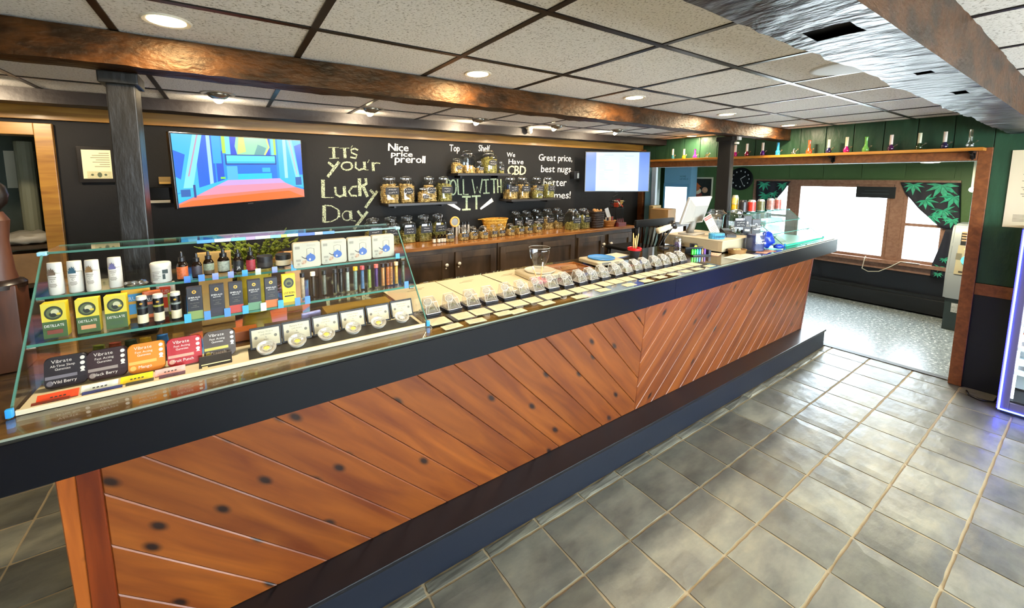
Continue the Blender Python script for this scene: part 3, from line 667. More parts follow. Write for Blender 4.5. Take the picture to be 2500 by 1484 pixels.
# tubes, pipes and pre-roll vials
VG = glass('vial_glass', (.93, .95, .93), .8, .08)
vials = [(.209, '#c2a98a', '#17151a', 1, 'brown pre-roll tube with black cap'), (.244, '#33231c', '#e6e2d2', 1, 'dark brown tube with white cap'), (.283, '#6b6a5c', '#1b1a18', 0, 'clear glass one-hitter with black cap'), (.322, '#2c2927', '#2c2927', 0, 'smoky glass tube by the one-hitter'), (.343, '#191817', '#23211f', 0, 'black narrow tube'), (.368, '#a9b0a2', '#26241f', 0, 'frosted grey tube'), (.398, '#7d9489', '#e0b028', 1, 'grey green tube with yellow cap'), (.425, '#4a6f96', '#b24a4c', 1, 'blue and pink patterned tube'), (.452, '#8fa04c', '#2b2a1d', 1, 'lime green tube with pink side'), (.480, '#53306f', '#d0685c', 1, 'purple patterned tube'), (.507, '#c98a4c', '#2a2320', 1, 'amber and salmon tube'), (.527, '#d8752a', '#3a2a20', 1, 'bright orange lettered tube'), (.541, '#c9873a', '#5a3018', 1, 'orange tube leaning on lettered one'), (.563, '#d9a545', '#e0c090', 1, 'gold tube with cream top'), (.592, '#5b6652', '#2f2f28', 0, 'grey green vial at the right end')]
for x, c, cc, op, nm in vials:
    t = thing('pre_roll_tube', nm + ' on the middle glass shelf', 'tube', (x, 1.552 - .0005, zl), 0, 'upright tubes on the middle shelf')
    g = G(); g.lathe([(0, .004), (.0068, .004), (.0068, .078), (0, .078)], 14); g.obj('content', P(c, .4, var=.3, vscale=90), t, 40)
    g = G(); g.lathe([(.0075, .0), (.0082, .002), (.0082, .082)], 14); g.obj('vial', VG, t, 1)
    g = G(); g.lathe([(.0086, .080), (.0086, .094), (0, .095)], 14); g.obj('cap', P(cc, .4), t, 40)
    if 'lettered' in nm: g = G(); g.text('BLAZERS', (.003, -.0086, .012), ZU, -XR, .007, .058); g.obj('lettering', P('#7a2c10', .5), t)
# colourful pouches behind the boxes
for i, (x, y, z, w, h, c1, c2, nm) in enumerate(((-.262, 1.62, zl, .07, .092, '#e0a81c', '#3fa0d8', 'yellow and blue'), (-.222, 1.60, zl, .045, .086, '#e06a1e', '#2a1a14', 'orange and black'), (-.190, 1.64, zl, .05, .100, '#e8dccb', '#d8482a', 'cream and red'), (-.168, 1.60, zl, .03, .07, '#9fb84a', '#a8a0c0', 'lime and lilac'))):
    t = thing('snack_pouch', '%s foil pouch behind the middle shelf boxes' % nm, 'pouch', (x, y, z), RN.uniform(-.2, .2))
    g = G(); g.box(-w/2, w/2, -.006, .006, 0, h, .004); g.obj('pouch', P(c1, .35), t)
    prn(t, w, h, -.006, [(.1, .9, .15, .5, P(c2, .4)), (.2, .8, .6, .85, P(c2, .4))], [('RUSH', .5, .64, .12, .6, TXT)])

# ---- bottom of the case
zb = 1.0787
def tin(x, y, c, nm, lines, foil, rz=.0):
    t = thing('gummy_tin', nm, 'tin', (x, y, zb + .0024), 0, 'rounded gummy tins'); w, h, r = .084, .082, .012
    m = P(c, .38, .2, var=.12, vscale=20)
    M4 = Matrix.Rotation(math.radians(-14), 4, 'X')
    g = G(); g.M = M4 @ Matrix.Rotation(PI / 2, 4, 'X')
    pl = [(sx * (w/2 - r) + r * math.cos(a), h/2 + sy * (h/2 - r) + r * math.sin(a)) for sx, sy, a0 in ((1, 1, 0), (-1, 1, PI/2), (-1, -1, PI), (1, -1, 1.5*PI)) for a in [a0 + PI/2 * k / 5 for k in range(6)]]
    g.prism(pl, -.009, .009, .0025); g.obj('tin_body', m, t, 30)
    by = (G(), G()); by[0].M = by[1].M = M4; yq = -.0097
    by[0].text('Vibrate', (-.008, yq, h * .80), XR, ZU, .009, .04, 'c'); by[0].text(lines[0], (-.006, yq, h * .67), XR, ZU, .006, -.052, 'c'); by[0].text('Gummies', (-.006, yq, h * .56), XR, ZU, .006, -.044, 'c')
    by[0].text(lines[1], (-.004, yq, h * .14), XR, ZU, .008, -.05, 'c')
    for i in range(3): by[0].face([(.033 + .005 * math.cos(2*PI*k/12), yq, h * (.85 - .17 * i) + .005 * math.sin(2*PI*k/12)) for k in range(12)])
    by[0].face([(.028, yq, h * .40), (.038, yq, h * .40), (.033, yq, h * .50)])
    by[1].box(-.040, .022, yq, yq + .0006, h * .30, h * .40)
    by[1].face([(-.031 + .007 * math.cos(2*PI*k/12), yq, h * .17 + .007 * math.sin(2*PI*k/12)) for k in range(12)])
    by[0].obj('print', P('#d8cfc2', .5), t); by[1].obj('print_band', P(foil, .4, .3), t)
tin(-.400, 1.487, '#1c161c', 'near-black gummy tin lettered Wild Berry, leftmost tin', ('All-Time Sleep', 'Wild Berry'), '#6f6a70')
tin(-.316, 1.485, '#2a1216', 'dark maroon gummy tin lettered Black Berry', ('Fast Acting', 'Black Berry'), '#8d8078')
tin(-.229, 1.478, '#cf7a0c', 'bright orange gummy tin lettered Mango', ('Fast Acting', 'Mango'), '#dca552')
tin(-.139, 1.470, '#a3131c', 'red gummy tin lettered Fruit Punch', ('Fast Acting', 'Fruit Punch'), '#b98a74')
tin(-.050, 1.474, '#3a2a1c', 'brown gummy tin with gold right half', ('Fast Acting', 'Pineapple'), '#a89a3c')
for i, (x, y, c, w, nm) in enumerate(((-.40, 1.408, '#d8431c', .078, 'red orange'), (-.322, 1.414, '#c9d0c6', .074, 'pale grey'), (-.246, 1.418, '#e6c40e', .07, 'yellow'), (-.172, 1.420, '#e3a49c', .07, 'pink'), (-.408, 1.390, '#6b2410', .07, 'brown red'), (-.312, 1.3925, '#2b3160', .08, 'navy'), (-.236, 1.394, '#3a3320', .06, 'dark olive'), (-.165, 1.397, '#4f2338', .06, 'plum'))):
    t = thing('flat_packet', '%s flat packet lying at the front of the case floor' % nm, 'packet', (x, y, zb), 0, 'flat packets at the case front')
    M4 = Matrix.Rotation(math.radians(38), 4, 'X'); hh = .022 if i < 4 else .012
    g = G(); g.M = M4; g.box(-w/2, w/2, 0, hh, 0, .0025, .001); g.obj('packet', P(c, .4, var=.2, vscale=60), t)
    g = G(); g.M = M4
    for k in range(4): g.box(-.014 + k * .008, -.009 + k * .008, hh * .35, hh * .5, .0026, .0029)
    g.obj('print', TXTD, t)
t = thing('card_folder', 'black folded card wallet lying between packets and dab cards', 'wallet', (-.062, 1.42, zb))
g = G(); g.M = Matrix.Rotation(math.radians(42), 4, 'X'); g.box(-.042, .042, -.012, .034, 0, .003, .001); g.obj('cover', BLK, t)
g = G(); g.M = Matrix.Rotation(math.radians(42), 4, 'X'); g.box(-.036, .038, .004, .007, .003, .0035); g.box(-.034, -.02, -.006, .0, .003, .0034); g.obj('foil_print', P('#d8cf9a', .4), t)
cds = [(.079, 1.478), (.175, 1.484), (.274, 1.491), (.372, 1.497), (.472, 1.503), (.572, 1.51)]
nms = ['White Widow', 'Banana Kush', 'Gelato', 'Lemon Haze', 'Sour Diesel', 'Blue Dream']
for i, (x, y) in enumerate(cds):
    t = thing('label_holder', 'black framed cream label card standing in the case, %s from left' % ORD[i], 'card holder', (x, y, zb), 0, 'label holders in the glass case')
    M4 = Matrix.Rotation(math.radians(-20), 4, 'X')
    g = G(); g.M = M4; g.box(-.047, .047, 0, .004, 0, .070, .001); g.obj('frame', BLK, t)
    g = G(); g.M = M4; g.box(-.041, .041, -.0008, .0, .006, .062); c_ = g.obj('card', CREAM, t)
    g = G(); g.M = M4; e = -.0012
    for k, (s, z_, h_, w_) in enumerate(((nms[i], .050, .006, .045), ('LIVE RESIN', .041, .005, .036), ('1g', .033, .005, .01), ('Indica', .025, .0045, .022), ('THC 74%', .017, .0045, .04), ('$35 each', .010, .004, .034))): g.text(s, (0, e, z_), XR, ZU, h_, -w_, 'c')
    for sx in (-.029, .029): g.face([(sx + .005 * math.cos(2*PI*q/10), e, .036 + .005 * math.sin(2*PI*q/10)) for q in range(10)])
    g.obj('print', GREYINK, c_)
    t = thing('concentrate_dish', 'round clear dish of yellow concentrate before the %s label card' % ORD[i], 'dish', (x - .004 - .005 * i, y - .058, zb), 0, 'clear concentrate dishes')
    g = G(); g.M = Matrix.Rotation(math.radians(24), 4, 'X') ; g.lathe([(0, .001), (.019, .001), (.024, .006), (.027, .014), (.0285, .016), (.0285, .019), (.025, .019), (.020, .013), (.014, .011), (.013, .016), (.010, .016), (.009, .009), (0, .008)], 24)
    for v in g.b.verts: v.co.z += .011
    g.obj('dish', glass('dish_glass', (.97, .97, .95), .8, .30, .15, 1.2, .65), t, 30)
    g = G(); g.M = Matrix.Translation((0, 0, .011)) @ Matrix.Rotation(math.radians(24), 4, 'X'); g.ico((0, -.001, .012), .011, 2, (1, 1, .4)); g.obj('concentrate', P('#d8c65a' if i < 5 else '#d8d4c0', .15, coat=.6), t, 1)
g = G(); g.M = D1; g.box(.025, .60, 1.388, 1.50, 1.078, 1.0784); g.obj('dark_mat', P('#2b2722', .45), case1)
for i, (x, c, nm) in enumerate(((-.355, '#6d7a2c', 'green'), (-.318, '#a04a34', 'rust'), (-.282, '#223a1e', 'black and green'), (-.247, '#d8b02c', 'yellow orange'), (-.205, '#2f7ac0', 'blue'))):
    t = thing('candy_bag', 'small %s foil bag standing behind the gummy tins' % nm, 'bag', (x, 1.60, zb), RN.uniform(-.2, .2), 'foil bags behind the tins')
    g = G(); g.lathe([(0, 0), (.017, .0), (.018, .02), (.016, .05), (.014, .062), (.015, .066), (0, .066)], 12, asp=.35); g.obj('bag', P(c, .3, .1, var=.4, vscale=70), t, 1)
    prn(t, .03, .06, -.0068, [(.2, .8, .35, .65, P('#e2cf4a', .5), 1)], [])
for x0, x1, y0, y1, h, c, nm, nn in ((-.10, .06, 1.60, 1.66, .035, '#a8571f', 'long_box', 'orange brown wooden strip lying behind the brown gummy tin'), (.30, .57, 1.62, 1.72, .04, '#9a7a2a', 'gold_box', 'long flat gold box lying behind the label cards'), (.085, .27, 1.60, 1.66, .03, '#6d5448', 'brown_box', 'low mauve-brown box behind the second label card')):
    t = thing(nm, nn, 'box', ((x0 + x1) / 2, (y0 + y1) / 2, 1.0718)); g = G(); g.box((x0 - x1) / 2, (x1 - x0) / 2, (y0 - y1) / 2, (y1 - y0) / 2, 0, h, .003); g.obj('box', P(c, .5, var=.15, vscale=12), t)
t = thing('violet_pouch', 'small pale violet pouch standing behind the second label card', 'pouch', (.235, 1.57, 1.0718), .2)
g = G(); g.box(-.035, .035, -.006, .006, 0, .075, .004); g.obj('pouch', P('#8f8ab0', .4, var=.3, vscale=50), t)

# ================================================================ ON THE BAR
zc = 1.0715
BUDM = noisy('bud', ['#3c3a1c', '#7a7340', '#a89a5c', '#c2b27a'], 60, .8, .5, 120, 0, .002)
CLR = glass('pod_clear', (.97, .97, .96), .85, .09, .1, 1.8, .32)
def rsq(w, d, r, n=4): return [(sx * (w/2 - r) + r * math.cos(a), sy * (d/2 - r) + r * math.sin(a)) for sx, sy, a0 in ((1, 1, 0), (-1, 1, PI/2), (-1, -1, PI), (1, -1, 1.5*PI)) for a in [a0 + PI/2 * k / n for k in range(n + 1)]]
pod = thing('sample_pod', 'clear magnifier sample pod on black tray, first from the glass case', 'sample pod', (.692, 1.505, zc), 0, 'row of clear sample pods')
g = G(); g.prism(rsq(.074, .072, .008), 0, .010, .002); g.obj('tray', BLK, pod, 30)
g = G(); g.box(-.031, .031, -.030, .030, .0098, .0112, .001); g.obj('tray_insert', P('#b9b3a0', .25, .2), pod)
g = G(); pl = [(x, y, .0115) for x, y in rsq(.076, .074, .009)]; g.tube(pl, .0016, 6, True); g.obj('rim', CHROME, pod, 1)
g = G()
a = [(-.031, -.030, .012), (.031, -.030, .012), (.031, .030, .012), (-.031, .030, .012)]; c = [(-.026, -.012, .052), (.026, -.012, .052), (.024, .026, .066), (-.024, .026, .066)]
va = [g.v(p) for p in a]; vc = [g.v(p) for p in c]
for i in range(4): g.f([va[i], va[(i+1) % 4], vc[(i+1) % 4], vc[i]])
g.f(vc); cover = g.obj('cover', CLR, pod)
g = G()
for i in range(4): g.tube([a[i], c[i]], .0011, 4); g.tube([c[i], c[(i+1) % 4]], .0011, 4)
g.obj('cover_edge', P('#dcdacb', .15, coat=.4), cover)
g = G(); ap = (.004, -.004, .056)
bs = [(-.024, -.028, .012), (.026, -.028, .012), (.022, .022, .012), (-.02, .022, .012)]
for i in range(4): g.face([bs[i], bs[(i+1) % 4], ap])
py = g.obj('inner_pyramid', CLR, pod)
g = G()
for p in bs: g.tube([p, ap], .0009, 4)
g.obj('pyramid_edge', P('#cfcbb4', .2), py)
g = G(); g.M = Matrix.Translation((-.018, -.012, .056)) @ Matrix.Rotation(math.radians(50), 4, 'X') @ Matrix.Rotation(math.radians(-25), 4, 'Y')
g.lathe([(0, .003), (.010, .0026), (.016, .0005), (.016, -.002), (0, -.003)], 18); lens = g.obj('lens', glass('lens', (.95, .95, .94), .9, .3, .05, 1.6, .5), pod, 30)
g = G(); g.M = Matrix.Translation((-.018, -.012, .056)) @ Matrix.Rotation(math.radians(50), 4, 'X') @ Matrix.Rotation(math.radians(-25), 4, 'Y')
g.tube([(.0165 * math.cos(2*PI*k/18), .0165 * math.sin(2*PI*k/18), -.001) for k in range(18)], .0015, 5, True); g.obj('lens_ring', P('#d4d2c6', .2), lens, 1)
g = G()
for k in range(5): g.ico((RN.uniform(-.012, .014), RN.uniform(-.012, .012), .018 + .004 * (k % 2)), .008, 1, (1, .9, .8))
g.obj('bud_sample', BUDM, pod, kind='stuff')
for i in range(1, 20):
    dup(pod, (.692 + .0993 * i + RN.uniform(-.006, .006), 1.505 + .0018 * i + RN.uniform(-.006, .006), zc), RN.uniform(-.12, .12), 'clear magnifier sample pod on black tray, %s from the glass case' % ORD[i])
card = thing('strain_card', 'cream printed strain card in front of the first sample pod', 'card', (.68, 1.405, zc), 0, 'strain cards before the pods')
g = G(); g.box(-.044, .044, -.036, .036, 0, .0008); g.obj('card', CREAM, card)
g = G()
for k in range(5):
    w_ = (.03, .036, .022, .030, .016)[k]; g.box(-w_, w_, .022 - k * .0115, .0255 - k * .0115, .0009, .0011)
for k in range(6): g.box(-.03 + k * .011, -.024 + k * .011, .0275, .0300, .0009, .0011)
g.obj('print', P('#b9ad90', .7), card)
for i in range(1, 20):
    dup(card, (.69 + .0985 * i, 1.408 + .0016 * i + RN.uniform(-.003, .003), zc), RN.uniform(-.05, .05), 'cream printed strain card in front of the %s sample pod' % ORD[i])
tagc = thing('price_card', 'small cream price card near bar edge, first from the glass case', 'card', (.70, 1.325, zc), .05, 'small price cards along the bar edge')
g = G(); g.box(-.040, .040, -.021, .021, 0, .0008); g.obj('card', CREAM, tagc)
g = G(); g.box(-.026, .026, .005, .009, .0009, .0011); g.box(-.02, .02, -.003, .0, .0009, .0011); g.box(-.03, .012, -.012, -.009, .0009, .0011); g.obj('print', P('#b9ad90', .7), tagc)
for i, x in enumerate((.81, .955, 1.02, 1.20, 1.40, 1.585, 1.78, 1.93, 2.07, 2.20, 2.33, 2.45, 2.60)):
    dup(tagc, (x, 1.330 + .0145 * (x - .7) + RN.uniform(-.008, .008), zc), RN.uniform(-.08, .08), 'small cream price card near bar edge, %s from the glass case' % ORD[i + 1])
for i, x in enumerate((.742, .93, 1.035, 1.225, 1.33, 1.43, 1.635, 1.93)):
    t = thing('divider_strip', 'narrow black strip lying between strain cards, %s from the glass case' % ORD[i], 'strip', (x, 1.41, zc + .001), RN.uniform(-.1, .1), 'black strips between cards')
    g = G(); g.box(-.010 if i in (0, 3) else -.005, .010 if i in (0, 3) else .005, -.042, .042, 0, .0012, .0003); g.obj('strip', P('#3a3732', .35), t)
for i, (x, w_) in enumerate(((.78, .30), (1.08, .29), (1.355, .24))):
    t = thing('paper_mat', 'cream paper mat on the bar behind the pods, %s from the glass case' % ORD[i], 'mat', (x, 1.755, zc), .01, 'cream mats behind the pods')
    g = G(); g.box(-w_/2, w_/2, -.195, .20, 0, .0012); g.obj('sheet', CREAM, t)
    g = G(); g.box(-.05, .03, .10, .106, .0013, .0015); g.box(-.02, .05, .12, .125, .0013, .0015); g.obj('print', P('#8f8468', .7), t)

def digital_scale(x, y, rz, label, pan, bowl=False):
    t = thing('digital_scale', label, 'scale', (x, y, zc), rz, 'digital scales')
    g = G(); g.prism(rsq(.235, .20, .02), .006, .030, .006); g.obj('housing', P('#bdb194', .5), t, 30)
    for sx in (-.09, .09):
        for sy in (-.075, .075):
            g = G(); g.cyl((sx, sy, 0), .010, .007, 10); g.obj('foot', BLK, t)
    g = G(); g.box(-.085, -.01, -.1012, -.0995, .012, .026); g.obj('display', P('#8a8b84', .25), t)
    g = G(); g.box(.02, .08, -.1012, -.0995, .014, .024); g.obj('button_strip', P('#b5ab92', .4), t)
    g = G(); g.lathe([(0, .032), (.085, .032), (.09, .038), (.088, .040), (.08, .035), (0, .035)], 30); g.obj('pan', pan, t, 40)
    return t
digital_scale(1.50, 1.745, -.12, 'cream digital scale under glass goblet bowl near the pods', P('#cfc8b4', .3))
digital_scale(2.085, 1.80, -.1, 'cream digital scale with round blue weighing pan', P('#3f86c9', .3))
t = thing('glass_bowl', 'tall clear glass bowl standing on the nearer scale', 'bowl', (1.535, 1.79, zc + .0362))
g = G(); g.lathe([(0, 0), (.026, 0), (.03, .004), (.055, .06), (.061, .10), (.063, .122), (.060, .123)], 30); g.obj('bowl', GLJ, t, 1)
g = G(); g.tube([(.063 * math.cos(2*PI*k/30), .063 * math.sin(2*PI*k/30), .123) for k in range(30)], .0014, 5, True); g.obj('rim', P('#b5b5ac', .15, .3), t, 1)
BAM = P('#d8b878', .6)
def sticks(t, lst, name='bamboo_stick'):
    for p, q in lst:
        g = G(); g.tube([p, q], [.0035, .003], 6); g.obj(name, BAM, t, 1)
t = thing('ashtray', 'pink scalloped ashtray on black base before the nearer scale', 'ashtray', (1.375, 1.60, zc))
g = G(); g.lathe([(0, 0), (.036, 0), (.040, .014), (0, .014)], 20); g.obj('base', BLK, t, 30)
g = G(); g.lathe([(0, .014), (.040, .014), (.045, .022), (.046, .030), (.038, .030), (.034, .022), (0, .021)], 24)
for v in g.b.verts:
    if v.co.z > .02 and v.co.xy.length > .037: v.co.z += .003 * math.cos(6 * math.atan2(v.co.y, v.co.x))
g.obj('dish', P('#e08aa6', .4), t, 40)
for i, (p, q, nm) in enumerate((((-.012, 0, .024), (-.042, .01, .105), 'left'), ((.006, 0, .024), (.030, .01, .118), 'right'))):
    s = thing('paint_stick', 'thin pale stick leaning up out of pink ashtray, %s one' % nm, 'stick', (1.375, 1.60, zc))
    g = G(); g.tube([p, q], [.0034, .0028], 6); g.obj('stick', BAM, s, 1); g = G(); g.tube([Vector(p).lerp(Vector(q), .75), q], .0034, 6); g.obj('tip', P('#d4d2cc', .4), s, 1)
t = thing('utensil_pot', 'black pot with red rim holding pale sticks', 'pot', (2.44, 1.805, zc))
g = G(); g.lathe([(0, 0), (.033, 0), (.042, .052), (.038, .052), (.030, .006), (0, .006)], 24); g.obj('pot', BLKM, t, 40)
g = G(); g.lathe([(.043, .048), (.048, .050), (.049, .066), (.045, .068), (.040, .064), (.041, .050)], 24); g.obj('rim', P('#c8141c', .35), t, 40)
sticks(t, [((-.01, 0, .01), (-.016, 0, .16)), ((.0, .01, .01), (-.004, .012, .172)), ((.01, 0, .01), (.04, .0, .165)), ((0, -.01, .01), (-.018, -.012, .14)), ((.012, .008, .01), (.03, .01, .15))])
t = thing('blue_folder', 'pale blue folder lying beside the blue-topped scale', 'folder', (2.33, 1.90, zc), .05)
g = G(); g.box(-.11, .11, -.06, .06, 0, .003, .001); g.obj('cover', P('#8ea6dc', .5), t); g = G(); g.box(-.108, .112, -.058, .058, .003, .005); g.obj('sheets', PAPER, t)
t = thing('wooden_tray', 'reddish wooden tray with loose sticks between the two scales', 'tray', (1.78, 1.80, zc), -.1)
g = G(); g.box(-.12, .12, -.09, .09, 0, .004); g.obj('bottom', BTOPW, t)
g = G(); g.box(-.12, .12, -.09, -.083, .004, .014); g.box(-.12, .12, .083, .09, .004, .014); g.box(-.12, -.113, -.083, .083, .004, .014); g.box(.113, .12, -.083, .083, .004, .014); g.obj('rim', BTOPW, t)
for k in range(5): g = G(); g.tube([(-.08 + .012 * k, -.05 + .02 * k, .0065), (.05 + .01 * k, -.03 + .016 * k, .0065)], .0025, 5); g.obj('wooden_stick', P('#b58a5c', .6), t, 1)

# ---- the till
ZD = 1.164
t = thing('till_box', 'cream metal till box on the bar under the register', 'cash drawer', (3.345, 1.765, zc))
g = G(); g.box(-.235, .235, -.232, .24, .006, .086, .004); g.obj('housing', P('#b5a888', .5), t)
g = G(); g.box(-.24, .24, -.238, .245, .086, .0925, .003); g.obj('lid', P('#bcb096', .5), t)
g = G(); g.box(-.2, .2, -.2, .2, 0, .006); g.obj('base', BLK, t)
g = G(); g.box(-.2352, -.2345, -.2, .2, .02, .08); g.obj('drawer_front', P('#a89c80', .5), t)
t = thing('register_monitor', 'white point-of-sale monitor seen from behind, tilted forward', 'monitor', (3.265, 1.865, ZD))
M4 = Matrix.Translation((0, 0, .09)) @ Matrix.Rotation(math.radians(17), 4, 'X')
IV = P('#a9a69d', .45)
g = G(); g.M = M4; g.box(-.165, .165, 0, .02, 0, .235, .006); g.obj('screen_frame', P('#b9b7b0', .45), t)
g = G(); g.M = M4
A = [(-.15, 0, .012), (.15, 0, .012), (.15, 0, .222), (-.15, 0, .222)]; Bq = [(-.075, -.035, .04), (.075, -.035, .04), (.095, -.03, .17), (-.095, -.03, .17)]
va = [g.v(p) for p in A]; vb = [g.v(p) for p in Bq]; g.f(vb)
for i in range(4): g.f([va[i], va[(i+1) % 4], vb[(i+1) % 4], vb[i]])
g.obj('back_shell', IV, t)
g = G(); g.M = M4; g.face([(-.02 + .014 * math.cos(2*PI*k/16) - .05, -.0345, .06 + .014 * math.sin(2*PI*k/16)) for k in range(16)]); g.obj('round_badge', P('#b8b4a8', .4), t)
g = G(); g.tube([(0, .02, .012), (0, .0, .06), (0, -.02, .14)], [.03, .026, .024], 10); g.obj('neck', IV, t, 1)
g = G(); g.prism(rsq(.17, .15, .02), 0, .014, .004); g.obj('stand_base', IV, t, 30)
t = thing('blue_card_stack', 'stack of pale blue printed tickets on the till box', 'ticket stack', (3.20, 1.625, ZD), -.35)
g = G(); g.prism([(.062 * math.cos(2*PI*k/40) * (1 + .03 * (k % 2)), .042 * math.sin(2*PI*k/40) * (1 + .03 * (k % 2))) for k in range(40)], 0, .042, .002); g.obj('stack', P('#3f8fb4', .6, var=.2, vscale=40), t)
g = G()
for k in range(9): g.box(-.05 + .011 * k, -.044 + .011 * k, -.0452, -.0440, .012, .028)
g.obj('print', P('#1d5470', .6), t)
t = thing('card_reader', 'black wedge-shaped card terminal on the till box', 'card reader', (3.40, 1.64, ZD), -.75)
g = G(); M_ = [(-.04, -.075, 0), (.04, -.075, 0), (.04, .075, 0), (-.04, .075, 0)]; T_ = [(-.036, -.07, .022), (.036, -.07, .022), (.038, .07, .060), (-.038, .07, .060)]
va = [g.v(p) for p in M_]; vb = [g.v(p) for p in T_]; g.f(va[::-1]); g.f(vb)
for i in range(4): g.f([va[i], va[(i+1) % 4], vb[(i+1) % 4], vb[i]])
bmesh.ops.bevel(g.b, geom=list(g.b.edges), offset=.005, segments=2, affect='EDGES'); g.obj('housing', BLK, t, 30)
g = G(); sl = .038 / .14; Z_ = lambda y: .0228 + (y + .07) * sl
g.face([(-.03, .012, Z_(.012)), (.03, .012, Z_(.012)), (.03, .058, Z_(.058)), (-.03, .058, Z_(.058))]); g.obj('screen', P('#59646c', .1), t)
g = G()
for r_ in range(4):
    for c_ in range(3): y = -.055 + r_ * .015; x = -.022 + c_ * .017; g.face([(x, y, Z_(y)), (x + .012, y, Z_(y)), (x + .012, y + .010, Z_(y + .010)), (x, y + .010, Z_(y + .010))])
g.obj('keypad', P('#3c3e42', .5), t)
t = thing('notice_sheet', 'leaning white notice with red ATTENTION header beside the register', 'notice', (3.32, 1.69, ZD + .016), -.12)
M4 = Matrix.Rotation(math.radians(-20), 4, 'X') @ Matrix.Rotation(math.radians(-18), 4, 'Y')
g = G(); g.M = M4; g.box(-.055, .055, 0, .002, 0, .165); g.obj('sheet', PAPER, t)
g = G(); g.M = M4; g.box(-.048, .048, -.0012, -.0004, .135, .158); hd = g.obj('header', P('#d03a34', .5), t)
g = G(); g.M = M4; g.text('ATTENTION', (0, -.0018, .141), XR, ZU, .011, .085, 'c'); g.obj('lettering', TXT, hd)
g = G(); g.M = M4; g.text('MUST BE', (0, -.001, .112), XR, ZU, .012, -.07, 'c'); g.text('21', (0, -.001, .086), XR, ZU, .018, -.06, 'c')
for z, w in ((.066, .045), (.054, .04), (.042, .045), (.03, .034), (.018, .02)): g.box(-w, w, -.001, -.0002, z, z + .003)
g.obj('print', P('#5a544c', .6), t)

# clip-top and plastic jars by the till
CL2 = glass('plastic_clear', (.84, .88, .90), .85, .22, .12, 2.2)
t = thing('plastic_pitcher', 'clear plastic scoop jar with flared rim beside the register', 'pitcher', (3.55, 1.815, ZD))
g = G(); g.lathe([(0, 0), (.045, 0), (.05, .01), (.056, .13), (.062, .15), (.078, .165), (.074, .172), (.06, .18), (.05, .20), (0, .205)], 26); g.obj('jar', CL2, t, 40)
g = G(); g.lathe([(0, .004), (.043, .004), (.048, .11), (0, .115)], 16); g.obj('contents', P('#b9c2c6', .5, var=.3, vscale=60), t, 1)

def jar_mesh(g, w, h, lidh=.0):  # clip-top jar, rounded-square body
    r = w / 2; return g.lathe([(0, .002), (r * .9, .002), (r * .98, .012), (r, h * .12), (r, h * .66), (r * .97, h * .72), (r * .80, h * .80), (r * .66, h * .83), (r * .64, h * .88)], 24, sq=4)
LIDG = glass('lid_glass', (.93, .95, .93), .85, .16, .05, 2.4)
WIRE = P('#b8b4ac', .25, 1)
JP = {}
LABM = P('#17171b', .6)
def buds_mesh(w, h0, seed, sz=.016):
    r = random.Random(seed); g = G(); R_ = w / 2 * .86
    g.lathe([(0, .004), (R_, .004), (R_, h0 * .9), (0, h0 * .92)], 12, sq=4)
    n = 14
    for lv in range(max(1, int(h0 / (sz * 1.2)))):
        z = .008 + sz * 1.15 * lv
        for k in range(n):
            a = 2 * PI * (k + .5 * (lv % 2)) / n; x, y = math.cos(a), math.sin(a)
            x = math.copysign(abs(x) ** .5, x); y = math.copysign(abs(y) ** .5, y)
            g.ico((R_ * .96 * x, R_ * .96 * y, min(z, h0) + r.uniform(-.003, .003)), sz * r.uniform(.5, .75), 1, (r.uniform(.7, 1.1), r.uniform(.7, 1.1), r.uniform(.7, 1.2)))
    for k in range(16): g.ico((r.uniform(-.75, .75) * R_, r.uniform(-.75, .75) * R_, h0 + r.uniform(-.006, .004)), sz * r.uniform(.6, .9), 1)
    return g
